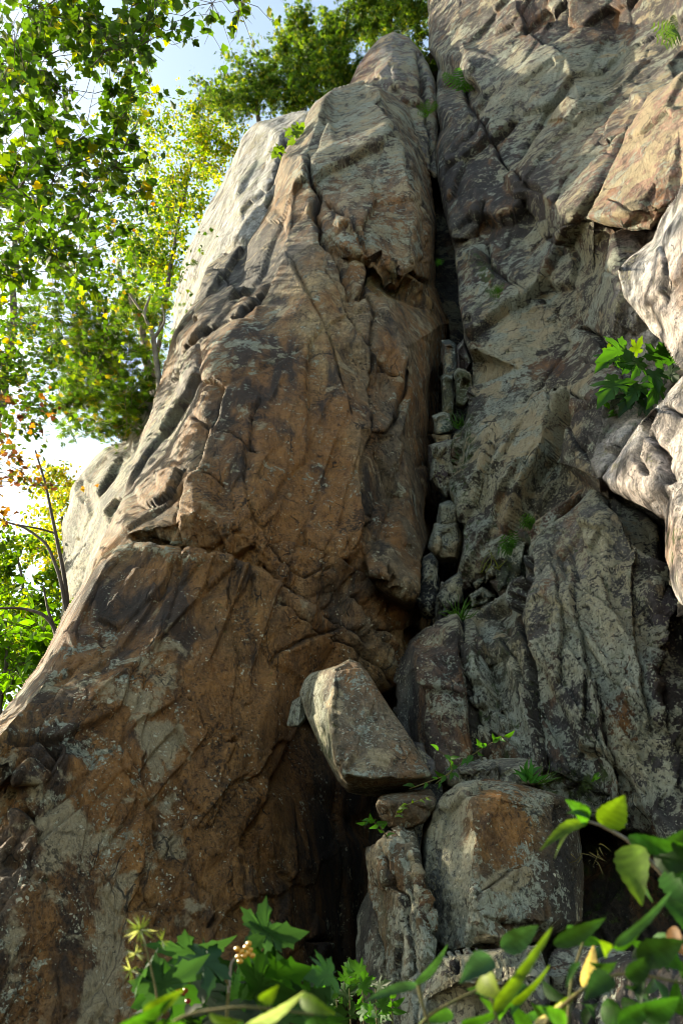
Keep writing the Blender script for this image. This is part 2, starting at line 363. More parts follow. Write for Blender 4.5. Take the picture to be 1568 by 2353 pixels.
    for c in cracks:                          # (polyline, width px, depth m, step m, falloff px)
        pl, wd, dp = c[0], c[1], c[2]; stp = c[3] if len(c) > 3 else 0; fo = c[4] if len(c) > 4 else 60
        d, s, _, _, par = segdist(wu, wv, pl, False, True)
        endf = sm(0, .08, par) * sm(0, .08, 1 - par)
        vw = wd * (.6 + .8 * np.clip(.5 + fbm(np.stack([uu / 30, vv / 30, uu * 0], -1), 2, 95), 0, 1))
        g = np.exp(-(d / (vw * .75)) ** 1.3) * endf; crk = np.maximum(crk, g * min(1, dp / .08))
        disp = disp - dp * g
        if stp: disp = disp + stp * np.where(s > 0, 1, -.15) * np.exp(-d / fo) * sm(0, .12, par) * sm(0, .12, 1 - par) * np.sign(stp) ** 0
    f3, j3 = facets((L * np.array([1, 1, 1.0]) + wp * .03) / (blk2[1] * .38) + seed, 66 + seed, .7)
    p3 = sm(-.3, .3, fbm(pos * 1.6 + 80, 3, 67 + seed)); disp = disp + blk2[0] * .9 * (f3 - .3 * np.exp(-(j3 / .08) ** 2)) * (.2 + p3) * bl(blk2[1] * .15)
    DG_ = np.zeros(U.shape); DG_[used] = disp; K = used.astype(float)
    for _ in range(1):
        a_ = np.pad(DG_, 1); k_ = np.pad(K, 1); num = 0; den = 1e-9
        for di in (0, 1, 2):
            for dj in (0, 1, 2):
                wt_ = (1, 2, 1)[di] * (1, 2, 1)[dj]; sl_ = (slice(di, di + U.shape[0]), slice(dj, dj + U.shape[1])); num = num + wt_ * a_[sl_]; den = den + wt_ * k_[sl_]
        DG_ = np.where(used, num / den, 0)
    disp = .45 * DG_[used] + .55 * disp
    edgef = np.clip(dist / 10, 0.25, 1)
    pos = pos + N * (disp * edgef)[:, None]
    # skirt and back: closes the body
    c4 = np.stack([idx[:-1, :-1], idx[1:, :-1], idx[1:, 1:], idx[:-1, 1:]], -1)[cell]
    ed = np.concatenate([c4[:, [0, 1]], c4[:, [1, 2]], c4[:, [2, 3]], c4[:, [3, 0]]])
    n0 = len(pos); key = ed[:, 0] * n0 + ed[:, 1]; rkey = ed[:, 1] * n0 + ed[:, 0]
    bd = ed[~np.isin(key, rkey)]
    bv = np.unique(bd); remap = np.full(n0, -1); remap[bv] = np.arange(len(bv))
    cen = pos.mean(0); rings = []; ray = pos[bv] - CAM; ray /= np.linalg.norm(ray, axis=-1, keepdims=True)
    allp = [pos]; base_off = n0; prev = bv; quads = [c4]
    tt0 = np.linalg.norm(pos - CAM, axis=-1); tb = tt0[bv]; deep = tt0.max() - tb
    perp = cen - pos[bv]; perp -= (perp * ray).sum(-1, keepdims=True) * ray
    for k, (bk, inn) in enumerate(((.15, .0), (.75, .03), (1.0, .22))):
        rp = pos[bv] + ray * (thick * bk + deep * (0, .85, 1)[k])[:, None] + perp * inn
        rp = rp + .06 * thick * np.stack([fbm(rp * 2 + 3, 3, 101), fbm(rp * 2 + 13, 3, 102), fbm(rp * 2 + 23, 3, 103)], -1) * (k > 0)
        cur = base_off + np.arange(len(bv)); pi = prev
        a = pi[remap[bd[:, 0]]] if k else bd[:, 0]; b = pi[remap[bd[:, 1]]] if k else bd[:, 1]
        quads.append(np.stack([b, a, cur[remap[bd[:, 0]]], cur[remap[bd[:, 1]]]], -1))
        allp.append(rp); prev = cur; base_off += len(bv)
    allp.append(allp[-1].mean(0, keepdims=True)); last = base_off
    quads.append(np.stack([prev[remap[bd[:, 1]]], prev[remap[bd[:, 0]]], np.full(len(bd), last), np.full(len(bd), last)], -1)[:, :4])
    PV = np.concatenate(allp); Fq = np.concatenate(quads[:-1]); lastq = quads[-1][:, :3]
    Ft = np.concatenate([Fq[:, [0, 1, 2]], Fq[:, [0, 2, 3]], lastq])
    # orientation: front faces the camera side
    # colour zones
    fu = np.concatenate([uu] + [uu[bv]] * 3 + [[uu.mean()]]); fv = np.concatenate([vv] + [vv[bv]] * 3 + [[vv.mean()]])
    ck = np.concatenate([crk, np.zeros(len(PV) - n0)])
    tt = np.tile(np.array(tint, float), (len(PV), 1))
    if tint2 is not None:
        k_ = sm(-.35, .35, fbm(PV * .55 + seed, 4, 110 + seed))[:, None]; tt = tt * (1 - k_) + np.array(tint2) * k_
    z = np.tile(np.array(zone, float), (len(PV), 1)); z2 = np.tile(np.array(zone2, float), (len(PV), 1))
    nu_ = 28 * fbm(PV * 1.1 + 7, 4, 120); nv_ = 28 * fbm(PV * 1.1 + 47, 4, 121)
    for b in blobs:                           # (u, v, ru, rv, angle, {channel: delta} or tint)
        ca, sa = math.cos(R(b[4])), math.sin(R(b[4])); du = fu + nu_ - b[0]; dv = fv + nv_ - b[1]
        x = (du * ca + dv * sa) / b[2]; y = (-du * sa + dv * ca) / b[3]; g = np.exp(-(x * x + y * y) ** 1.5)
        for k, val in b[5].items():
            if k == 'tint': tt = tt * (1 - g[:, None]) + np.array(val) * g[:, None]
            else:
                i = 'rust lichen dark moss speck cream'.split().index(k)
                if i < 3: z[:, i] += val * g
                else: z2[:, i - 3] += val * g
    z[:, 1] -= .25 * ck; z2[:, 1] *= 1 - ck; z[:, 2] += .35 * ck; z2[:, 2] -= .3 * ck  # cracks darkened in colour to deepen their shade
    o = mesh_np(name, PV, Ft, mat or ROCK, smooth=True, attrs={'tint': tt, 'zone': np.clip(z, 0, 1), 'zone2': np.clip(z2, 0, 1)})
    return o

# ------------------------------------------------------------------ ground and hill behind the cliff
def terrain():
    n = 90; xs = np.sign(np.linspace(-1, 1, n)) * np.abs(np.linspace(-1, 1, n)) ** 3 * 400; X, Yy = np.meshgrid(xs, xs + 4)
    Z = .9 * sm(.8, 5, Yy) + .25 * fbm(np.stack([X / 3, Yy / 3, X * 0], -1), 4, 1) * sm(1, 3, np.hypot(X, Yy)) - .2
    V = np.stack([X, Yy, Z], -1).reshape(-1, 3); i = np.arange(n * n).reshape(n, n)
    F = np.stack([i[:-1, :-1], i[:-1, 1:], i[1:, 1:], i[1:, :-1]], -1).reshape(-1, 4)
    tag(mesh_np('ground', V, F, SOIL, smooth=True), 'dark forest floor at the foot of the cliff', kind='structure')
terrain()
def hill():
    ol = [(300, 3000), (300, 1450), (430, 800), (500, 560), (600, 350), (760, 330), (860, 170), (960, 150), (1040, 60), (1060, -250), (2300, -300), (2600, 3000)]
    front = P([o[0] for o in ol], [o[1] for o in ol], 17.0); c = front.mean(0)
    rings = [front]
    for k in range(1, 9):
        r = front.copy(); r[:, 1] += k * 6 + fbm(r * .3 + k, 2, 5) * 1.5; r[:, 2] *= 1 - .02 * k; r[:, 2] += fbm(r * .2, 2, 6) * .5; rings.append(r)
    n = len(ol); V = np.concatenate(rings + [[c], [c + (0, 48, 0)]]); F = []
    for k in range(8):
        for i in range(n):
            j = (i + 1) % n; F += [(k * n + i, k * n + j, (k + 1) * n + j), (k * n + i, (k + 1) * n + j, (k + 1) * n + i)]
    for i in range(n): F += [(i, (i + 1) % n, 9 * n), (8 * n + i, 8 * n + (i + 1) % n, 9 * n + 1)]
    tag(mesh_np('hill', V, F, SOIL), 'wooded hilltop that carries on behind the cliff', kind='structure')
hill()

# ------------------------------------------------------------------ the cliff masses (image bearing and distance of each corner)
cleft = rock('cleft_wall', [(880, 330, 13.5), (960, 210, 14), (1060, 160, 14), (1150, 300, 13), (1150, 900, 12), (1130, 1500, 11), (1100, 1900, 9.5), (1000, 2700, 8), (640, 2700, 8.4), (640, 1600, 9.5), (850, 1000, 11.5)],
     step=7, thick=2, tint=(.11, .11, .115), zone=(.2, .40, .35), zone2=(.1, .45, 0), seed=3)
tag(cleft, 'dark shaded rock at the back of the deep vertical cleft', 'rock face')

farslab = rock('rock_buttress', [(150, 1470, 12), (143, 1380, 12.5), (140, 1290, 12.8), (148, 1200, 13), (165, 1120, 13), (190, 1085, 13), (240, 1030, 12.8), (286, 1012, 12.4), (300, 940, 12.5), (332, 905, 12.3), (390, 880, 11.5), (420, 1000, 9.6), (360, 1200, 8.6), (260, 1400, 8.2), (200, 1480, 8.6)],
     ridges=[[(300, 940, 12.0), (300, 1060, 11), (250, 1200, 10.2), (200, 1400, 9.6)], [(190, 1085, 12.5), (215, 1200, 11.4), (170, 1400, 10.8)]], step=3.4, seed=5,
     tint=(.12, .12, .105), tint2=(.16, .15, .12), zone=(.28, .5, .36), zone2=(.28, .4, .2), axis=(.5, .1, 1), thick=2,
     blobs=[(500, 480, 10, 10, 0, {})])
tag(farslab, 'low greenish grey rock mass left of the buttress under the cedar', 'rock face')

slab = rock('rock_slab', [(395, 790, 14.5), (398, 705, 15), (422, 605, 15.2), (450, 530, 15.4), (500, 440, 15.6), (530, 378, 15.6), (555, 312, 15.4), (590, 280, 15), (650, 266, 14.2), (715, 252, 13.2), (800, 270, 12.6), (800, 500, 11.6), (700, 700, 10.8), (520, 820, 10.6), (430, 830, 12.5)],
     ridges=[[(590, 280, 14.6), (545, 440, 13.6), (500, 620, 12.6), (430, 760, 12.8)], [(640, 300, 13), (625, 430, 12.0), (560, 560, 11.4)]],
     cracks=[([(665, 300), (640, 380), (630, 440)], 10, .35, .1, 30)], step=3, seed=6, axis=(.35, .3, 1), strata=(.05, 5),
     tint=(.48, .47, .46), tint2=(.60, .58, .56), zone=(.10, .40, .40), zone2=(.02, .4, .1), thick=2.5, blk=(.10, 1.0))
tag(slab, 'pale grey slab in sunlight behind the upper left of the brown buttress', 'rock slab')

knob = rock('rock_pinnacle', [(798, 200, 14), (815, 160, 14.2), (845, 115, 14.4), (875, 85, 14.4), (903, 70, 14.3), (938, 84, 14), (965, 115, 13.7), (985, 150, 13.4), (1000, 190, 13.2), (1005, 330, 12.4), (1010, 420, 11.8), (960, 380, 12), (900, 260, 12.2), (850, 250, 12.6)],
     ridges=[[(903, 70, 14.1), (900, 140, 13.1), (930, 210, 12.6), (975, 320, 12.2)], [(845, 115, 14.2), (850, 190, 13.2)]], cracks=[([(962, 110), (975, 200), (990, 300), (1000, 400)], 7, .35, .1, 25)],
     step=2.8, seed=8, tint=(.24, .22, .23), tint2=(.13, .085, .075), zone=(.35, .48, .35), zone2=(.02, .45, .3), thick=2.5, blobs=[(830, 165, 40, 50, 0, {'tint': (.17, .10, .085), 'lichen': -.15})])
tag(knob, 'rounded grey and plum coloured rock knob at the very top of the buttress', 'rock pinnacle')

BO = [(-140, 2760, 4.6), (-140, 1820, 5.6), (0, 1645, 6.4), (60, 1572, 6.9), (108, 1502, 7.2), (150, 1415, 7.4), (200, 1332, 7.7), (240, 1235, 8.1), (290, 1130, 8.5), (322, 1010, 9.0), (368, 882, 9.7), (398, 765, 10.3), (450, 688, 10.8), (478, 612, 11.4), (560, 548, 11.6), (622, 440, 12.2), (655, 345, 12.6), (690, 292, 12.7), (722, 232, 12.7), (765, 205, 12.6), (830, 188, 12.4), (880, 205, 12.2),
      (935, 240, 12.4), (965, 310, 12.2), (985, 400, 11.9), (1000, 500, 11.4), (1000, 590, 10.9), (1000, 660, 10.8), (1028, 740, 10.6), (1020, 830, 10.4), (1003, 900, 10.2), (1000, 1010, 9.9), (1003, 1090, 9.6), (1008, 1166, 9.4), (995, 1216, 9.2), (975, 1286, 9.0), (970, 1351, 8.9), (985, 1430, 8.7), (940, 1560, 8.4), (900, 1650, 8.3), (880, 1800, 8.3), (860, 1950, 8.3), (850, 2100, 8.2), (840, 2250, 7.9), (830, 2760, 6.6)]
buttress = rock('cliff', BO,
    ridges=[
      # left arete
      [(745, 225, 11.7), (700, 340, 11.0), (668, 440, 10.2), (655, 540, 9.5), (640, 640, 8.9), (585, 725, 8.6), (515, 815, 8.2), (470, 960, 7.7), (440, 1080, 7.35), (390, 1160, 7.1), (295, 1225, 6.9), (235, 1290, 6.75), (165, 1420, 6.4), (110, 1530, 6.1), (50, 1620, 5.7), (-60, 1750, 5.1)],
      # upper block: its front edge and its overhanging foot
      [(870, 200, 11.6), (900, 300, 10.6), (935, 420, 9.9), (955, 520, 9.5), (960, 610, 9.2), (905, 640, 8.95), (850, 590, 9.0), (780, 560, 9.1), (715, 470, 9.8), (705, 360, 10.6)],
      [(975, 655, 9.9), (920, 672, 9.5), (860, 630, 9.4), (800, 600, 9.3), (720, 520, 9.5)],
      # rib down the middle
      [(655, 560, 9.3), (730, 660, 8.5), (770, 780, 8.0), (800, 900, 7.7), (830, 980, 7.5), (835, 1100, 7.3), (830, 1240, 7.15)],
      [(860, 640, 9.3), (900, 700, 8.6), (945, 790, 8.4), (950, 900, 8.3), (925, 1000, 8.1), (930, 1150, 7.9), (945, 1300, 7.6)],
      [(850, 1020, 7.75), (850, 1160, 7.65), (838, 1260, 7.5)],
      # flake with an overhanging foot
      [(838, 1262, 7.3), (850, 1318, 7.0), (900, 1338, 7.0), (945, 1362, 7.1), (950, 1300, 7.5)],
      [(848, 1330, 7.5), (890, 1365, 7.7), (940, 1385, 7.8)],
      # ledge crossing the left half
      [(295, 1228, 6.95), (360, 1205, 6.75), (450, 1185, 6.7), (560, 1215, 6.75), (625, 1290, 6.8)],
      [(310, 1236, 6.98), (400, 1262, 6.88), (500, 1268, 6.85), (600, 1305, 6.85), (690, 1380, 6.9), (800, 1450, 7.2), (880, 1530, 7.5)],
      [(320, 1250, 6.75), (400, 1275, 6.6), (500, 1285, 6.6), (600, 1325, 6.65), (680, 1400, 6.75)],
      [(-140, 2300, 4.75), (150, 2250, 5.05), (350, 2300, 5.25), (560, 2280, 5.6), (690, 2280, 6.2)],
      [(700, 1650, 7.1), (690, 1800, 6.9), (700, 2000, 6.7), (710, 2200, 6.6), (700, 2500, 6.1)],
    ],
    pts=[(600, 1000, 7.35), (700, 1000, 7.4), (700, 1150, 7.15), (560, 900, 7.75), (640, 800, 8.05), (870, 900, 8.3), (880, 1150, 8.0), (900, 1250, 7.5), (200, 1600, 5.75), (350, 1500, 6.1), (500, 1500, 6.4), (640, 1550, 6.7), (100, 1800, 5.3), (300, 1800, 5.65), (520, 1800, 6.15), (620, 1850, 6.4), (60, 2050, 5.0), (300, 2050, 5.4), (500, 2050, 5.8), (620, 2100, 6.2), (780, 1900, 7.7), (790, 2150, 7.5), (760, 1450, 7.1), (860, 1450, 7.5), (820, 420, 9.9), (770, 330, 10.8), (880, 520, 9.4), (560, 650, 10.3), (500, 700, 10.0), (420, 900, 9.0), (380, 1050, 8.3), (330, 1150, 7.8)],
    cracks=[
      ([(700, 340), (712, 400), (730, 440), (720, 500)], 7, .35, .14, 40), ([(735, 440), (800, 520), (850, 590), (830, 680), (810, 690)], 6, .22, .12, 40),
      ([(715, 480), (740, 560), (790, 640), (800, 690)], 7, .25, .1, 35), ([(740, 620), (790, 700), (850, 790), (900, 870)], 3.5, .09, .05, 30), ([(650, 560), (690, 640), (750, 760), (770, 830), (800, 900), (810, 950)], 3, .07, .06, 60),
      ([(800, 640), (855, 700), (850, 900), (855, 1000), (830, 1070), (840, 1200), (815, 1270)], 4, .10, .07, 40), ([(950, 780), (925, 900), (900, 970), (890, 1000)], 5, .14, .08, 35),
      ([(640, 640), (560, 740), (480, 780), (420, 830)], 3.5, .08, .10, 50), ([(480, 610), (560, 690), (600, 690)], 3.5, .07, .07, 50), ([(400, 870), (470, 800), (560, 730)], 4, .09, .10, 50), ([(290, 1225), (380, 1255), (460, 1268), (530, 1280), (600, 1310), (690, 1380), (780, 1440), (860, 1500)], 4.5, .13, .08, 40),
      ([(440, 1080), (400, 1150), (330, 1180)], 3.5, .07, .06, 45), ([(360, 1100), (440, 1085), (520, 1120)], 4, .10, .06, 30), ([(560, 1150), (610, 1230), (640, 1290), (700, 1330), (770, 1300)], 4, .10, .08, 50), ([(620, 1240), (700, 1245), (790, 1290), (830, 1330), (860, 1390)], 4, .12, .09, 45),
      ([(800, 1370), (830, 1420), (870, 1460), (905, 1500)], 8, .28, .14, 30), ([(815, 1410), (870, 1500), (900, 1580)], 5, .18, .1, 30), ([(640, 1380), (700, 1440), (790, 1490), (880, 1560)], 4, .10, .06, 40), ([(430, 1600), (455, 1640), (470, 1680), (520, 1715), (545, 1700)], 3.5, .11, .06, 45),
      ([(365, 1850), (368, 1920), (372, 1980), (400, 2005), (430, 2010)], 4, .10, .06, 35), ([(450, 2010), (480, 2070), (490, 2110), (470, 2130)], 4, .09, .05, 35), ([(330, 1520), (350, 1600), (330, 1700), (345, 1850), (330, 2000)], 2, .03, .02, 60), ([(600, 1720), (590, 1800), (620, 1830)], 3, .05, .03, 40),
      ([(620, 1530), (640, 1500), (690, 1470), (780, 1440)], 4, .07, .05, 60), ([(0, 1770), (60, 1740), (120, 1760), (150, 1700)], 10, .25, .14, 50), ([(0, 1870), (50, 1850), (90, 1900), (60, 1990)], 9, .2, .10, 50), ([(20, 1690), (90, 1690), (150, 1720)], 8, .22, .1, 40), ([(560, 2120), (600, 2150), (700, 2170), (760, 2160)], 6, .16, .1, 50),
      ([(150, 1450), (200, 1440), (235, 1450)], 4, .1, .05, 30), ([(545, 1200), (520, 1400), (560, 1600)], 2, .03, .02, 40), ([(600, 900), (560, 1100), (590, 1260)], 2.5, .04, .03, 50), ([(860, 790), (870, 850), (930, 870)], 4, .1, .05, 30), ([(870, 230), (920, 330), (940, 430), (990, 520)], 5, .2, .1, 30), ([(900, 300), (950, 400), (975, 500), (985, 620)], 5, .18, .1, 20), ([(845, 600), (900, 625), (970, 640), (990, 660)], 6, .2, .1, 30),
      ([(590, 1450), (630, 1560), (620, 1640), (650, 1700)], 2, .04, .02, 40), ([(520, 1340), (545, 1500), (530, 1650)], 2, .03, .02, 40), ([(455, 960), (480, 1000), (540, 1010), (590, 1050)], 3, .07, .05, 35)],
    step=2.7, blur=2, thick=2.0, seed=1, roll=(20, .28), big=(.13, 1.5), blk=(.05, 1.2), blk2=(.015, .26), strata=(.020, 7), axis=(.22, .25, 1), stretch=3.0,
    tint=(.36, .20, .07), tint2=(.36, .24, .12), zone=(.50, .25, .34), zone2=(.04, .70, .22),
    blobs=[(620, 1100, 260, 330, 0, {'rust': .14, 'tint': (0.350, 0.172, 0.057)}), (560, 1750, 230, 420, 5, {'rust': .10, 'tint': (0.296, 0.140, 0.046), 'lichen': -.10, 'cream': -.12}), (250, 1850, 190, 420, 20, {'rust': .18, 'tint': (0.350, 0.155, 0.050), 'lichen': .12, 'cream': .20, 'speck': .25}), (150, 1650, 230, 140, -30, {'dark': .20, 'lichen': -.08}), (60, 2000, 140, 260, 10, {'dark': .14, 'cream': .10, 'tint': (0.156, 0.106, 0.070)}), (180, 2280, 200, 160, 0, {'dark': .12, 'cream': .22, 'tint': (0.209, 0.123, 0.063)}),
           (330, 1400, 170, 90, 20, {'dark': .26, 'tint': (0.156, 0.090, 0.057)}), (380, 1650, 60, 240, -8, {'cream': .25, 'speck': .2}), (430, 1230, 150, 45, 8, {'lichen': .16, 'tint': (0.332, 0.229, 0.128), 'cream': .12}), (350, 1260, 80, 25, 8, {'lichen': .26, 'moss': .15}), (570, 900, 90, 190, 20, {'dark': .22, 'tint': (0.174, 0.090, 0.057), 'rust': .05}), (640, 760, 60, 100, 0, {'dark': .18}), (470, 980, 60, 200, 30, {'tint': (0.296, 0.213, 0.142), 'lichen': .1}),
           (720, 720, 110, 160, -30, {'tint': (0.437, 0.304, 0.155), 'rust': -.08, 'dark': -.08}), (840, 420, 150, 260, -15, {'tint': (0.332, 0.205, 0.114), 'lichen': .13, 'speck': .3, 'cream': .14}), (560, 1150, 200, 240, 0, {'lichen': -.12, 'cream': -.08}), (540, 1700, 200, 500, 0, {'lichen': -.12}), (760, 560, 80, 80, 0, {'dark': .1, 'lichen': .08}), (900, 900, 90, 300, 0, {'tint': (0.227, 0.163, 0.099), 'rust': -.12}), (900, 1180, 90, 200, 0, {'tint': (0.174, 0.127, 0.078), 'rust': -.15}), (900, 640, 80, 50, 0, {'tint': (0.227, 0.172, 0.063), 'moss': .1}),
           (780, 1400, 140, 90, 30, {'tint': (0.227, 0.155, 0.092), 'rust': -.05}), (890, 1400, 70, 30, 10, {'rust': .25, 'tint': (0.296, 0.132, 0.043)}), (430, 700, 130, 100, -30, {'tint': (0.192, 0.140, 0.099), 'rust': -.15, 'lichen': .06}), (560, 600, 130, 70, -30, {'tint': (0.209, 0.163, 0.128), 'rust': -.2, 'dark': .1}), (330, 1050, 60, 190, 25, {'lichen': .15, 'tint': (0.296, 0.229, 0.185), 'rust': -.15, 'cream': .1}), (180, 1430, 60, 120, 30, {'tint': (0.227, 0.163, 0.142)}),
           (700, 330, 60, 120, 20, {'tint': (0.244, 0.181, 0.120), 'lichen': .12, 'rust': -.15, 'dark': .08}), (800, 220, 100, 50, 0, {'tint': (0.263, 0.213, 0.142), 'lichen': .12, 'rust': -.15}), (780, 2000, 120, 420, 0, {'tint': (0.069, 0.050, 0.032), 'dark': .15, 'lichen': -.1, 'speck': .1, 'cream': -.2, 'rust': -.12}), (920, 650, 40, 20, 0, {'moss': .25}), (600, 1650, 110, 90, 0, {'rust': .06}), (840, 300, 180, 170, 0, {'dark': .14, 'lichen': .14, 'rust': -.1, 'tint': (.20, .155, .115)}), (560, 640, 170, 60, -35, {'dark': .1, 'rust': -.2, 'tint': (.17, .15, .135)}), (400, 950, 45, 220, 28, {'rust': -.2, 'tint': (.26, .22, .20), 'lichen': .1}), (620, 1750, 120, 350, 0, {'dark': -.15})])  # grey darker tints on the upper buttress paint shade over its lit face
tag(buttress, 'tall rust brown rock buttress that fills the left and middle of the cliff', kind='structure')

# right wall above the diagonal joint
RW = [(985, -260, 15.5), (982, 0, 14.4), (984, 60, 14), (984, 112, 13.6), (1008, 160, 13.2), (1000, 230, 12.6), (1012, 300, 12.0), (998, 345, 11.5), (1005, 426, 10.9), (1022, 501, 10.4), (1046, 576, 9.9), (1053, 700, 9.3), (1066, 786, 9.0), (1084, 830, 8.9), (1080, 890, 8.7), (1068, 960, 8.6), (1043, 1035, 8.5), (1042, 1136, 8.2), (1060, 1210, 7.9), (1046, 1290, 7.8), (1040, 1345, 7.7), (1085, 1350, 7.5), (1150, 1330, 7.3), (1225, 1290, 7.1), (1310, 1215, 6.8), (1365, 1160, 6.6), (1410, 1180, 6.5), (1485, 1225, 6.2), (1530, 1260, 5.6), (1545, 1380, 5.2), (1585, 1430, 5.3), (1720, 1450, 5.0), (1720, -260, 8.0)]
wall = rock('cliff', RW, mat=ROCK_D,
    ridges=[
      # hollow with the fern
      [(984, 60, 13.9), (1030, 130, 12.6), (1060, 90, 12.4), (1050, 0, 12.8), (1060, -260, 13.5)], [(1030, 130, 12.9), (1045, 200, 13.0), (1100, 215, 12.0)], [(1062, 110, 12.0), (1085, 170, 11.4), (1105, 210, 11.0), (1060, 290, 11.0), (1015, 330, 11.2)],
      # blocks by the cleft
      [(1010, 345, 11.2), (1090, 420, 10.0), (1110, 470, 9.7), (1095, 515, 9.55), (1050, 545, 9.7)], [(1110, 540, 9.5), (1115, 600, 9.2), (1183, 668, 8.7), (1233, 712, 8.4), (1323, 755, 7.85), (1400, 800, 7.2), (1470, 830, 6.7)],
      [(1105, 615, 9.35), (1170, 680, 8.95), (1230, 728, 8.6), (1320, 775, 8.05), (1400, 820, 7.35), (1455, 850, 6.9)], [(1090, 800, 8.4), (1180, 760, 8.35), (1230, 740, 8.45)], [(1085, 900, 8.2), (1075, 1150, 7.8), (1070, 1290, 7.5)],
      # rim where the near face turns to the sun
      [(1530, -260, 8.2), (1545, 40, 8.6), (1490, 200, 8.3), (1440, 300, 8.0), (1375, 430, 7.5), (1348, 505, 7.3), (1400, 520, 7.25), (1490, 530, 7.2), (1425, 625, 6.9), (1445, 690, 6.8), (1500, 765, 6.7), (1545, 815, 6.4), (1560, 860, 6.2), (1470, 955, 6.15), (1420, 1020, 6.05), (1380, 1100, 6.0)],
      [(1700, 40, 7.2), (1650, 230, 7.2), (1640, 420, 6.9), (1660, 620, 6.5), (1650, 800, 6.1), (1620, 900, 5.9), (1640, 1100, 5.6), (1640, 1300, 5.4)],
      [(1215, -260, 11.0), (1270, 60, 10.4), (1210, 160, 10.2), (1300, 130, 9.8), (1430, 60, 9.6)],
    ],
    pts=[(1150, 400, 9.9), (1250, 300, 9.7), (1350, 300, 8.6), (1250, 550, 8.9), (1350, 620, 7.8), (1200, 850, 7.95), (1300, 900, 7.35), (1400, 900, 6.6), (1250, 1050, 7.15), (1150, 1100, 7.4), (1350, 1000, 6.4), (1150, 150, 11.0), (1400, 180, 9.3)],
    cracks=[
      ([(1110, 470), (1098, 520), (1048, 560)], 5, .2, .12, 40), ([(1115, 540), (1108, 600), (1183, 668), (1233, 712), (1323, 753), (1375, 781), (1420, 830)], 7, .42, .22, 70), ([(1110, 300), (1125, 270), (1080, 320), (1030, 370)], 3, .08, .05, 40),
      ([(1180, 400), (1205, 435), (1215, 430)], 4, .16, .1, 30), ([(1180, 400), (1290, 260), (1340, 220), (1480, 120)], 3.5, .12, .10, 60), ([(1090, 620), (1180, 560), (1260, 500), (1300, 380), (1400, 280), (1500, 180)], 2.5, .06, .06, 70), ([(1060, 180), (1075, 250), (1110, 290), (1130, 330), (1170, 400)], 4, .16, .1, 60), ([(1210, 590), (1290, 530), (1350, 500)], 3, .08, .06, 50),
      ([(1190, 0), (1210, 80), (1300, 130)], 3, .08, .08, 50), ([(1020, 400), (1100, 330), (1150, 240)], 2.5, .05, .05, 50), ([(1190, 930), (1300, 860), (1350, 850), (1400, 870)], 3.5, .1, .08, 45), ([(1250, 900), (1310, 990), (1340, 1060)], 2.5, .06, .05, 45), ([(1090, 900), (1150, 880), (1230, 860)], 2.5, .05, .04, 40), ([(1100, 1100), (1180, 1080), (1260, 1030)], 2.5, .05, .04, 40),
      ([(1295, 900), (1330, 930), (1400, 940), (1460, 900)], 6, .14, .1, 40), ([(1350, 790), (1400, 830), (1440, 900)], 6, .12, .1, 30), ([(1100, 130), (1250, 60), (1330, -20)], 3, .08, .08, 60), ([(1445, 250), (1480, 200), (1568, 110)], 5, .12, .1, 50)],
    step=2.7, blur=1, thick=2.4, seed=2, roll=(18, .6), big=(.10, 1.3), blk=(.075, .8), blk2=(.026, .24), strata=(.03, 6), axis=(.75, .1, 1), stretch=2.6,
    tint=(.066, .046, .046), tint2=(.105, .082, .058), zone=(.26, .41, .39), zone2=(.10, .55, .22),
    blobs=[(1250, 130, 330, 120, -10, {'tint': (0.116, 0.102, 0.102), 'lichen': .08}), (1250, 230, 200, 130, -40, {'lichen': .16, 'speck': .3}), (1110, 400, 130, 100, -30, {'tint': (0.058, 0.042, 0.037), 'lichen': -.16, 'cream': -.1, 'dark': .1}), (1200, 480, 120, 60, -45, {'tint': (0.058, 0.044, 0.041), 'lichen': -.12}), (1320, 430, 120, 160, -45, {'lichen': .16}), (1300, 650, 160, 80, 20, {'lichen': .10, 'tint': (0.095, 0.078, 0.065)}),
           (1380, 60, 100, 60, -30, {'tint': (0.088, 0.048, 0.034), 'lichen': -.2, 'rust': .1}), (1220, 50, 60, 50, -30, {'tint': (0.109, 0.054, 0.037), 'lichen': -.2}), (1490, 430, 140, 170, -45, {'tint': (.42, .25, .18), 'lichen': -.16, 'rust': .02, 'cream': .12}), (1545, 680, 110, 170, 0, {'tint': (.80, .77, .74), 'lichen': -.1, 'dark': -.02, 'cream': -.3, 'rust': -.3}), (1500, 1050, 150, 140, 0, {'tint': (.78, .71, .68), 'cream': -.3, 'lichen': -.1, 'rust': -.25, 'dark': .03}), (1545, 250, 60, 100, 40, {'cream': .3, 'tint': (.38, .30, .26)}),  # whitest tints near the right edge paint in the sun's glare
           (1200, 900, 150, 200, 0, {'tint': (0.099, 0.082, 0.054), 'lichen': .10, 'cream': .16}), (1200, 1050, 200, 130, -30, {'tint': (0.102, 0.088, 0.058), 'lichen': .08, 'cream': .12}), (1240, 760, 120, 70, -20, {'lichen': .22, 'cream': .2, 'tint': (0.122, 0.109, 0.075)}), (1280, 830, 60, 50, 0, {'tint': (0.068, 0.041, 0.034), 'lichen': -.25, 'cream': -.3}), (1340, 960, 80, 50, -30, {'rust': .2, 'tint': (0.102, 0.075, 0.061)}), (1070, 1050, 30, 150, 0, {'moss': .35}), (1120, 660, 25, 80, -20, {'moss': .4}), (1400, 210, 80, 30, -35, {'moss': .2, 'tint': (0.082, 0.082, 0.061)}), (1110, 1280, 90, 60, -30, {'moss': .15})])
tag(wall, 'big lichen spotted grey rock wall right of the cleft', kind='structure')

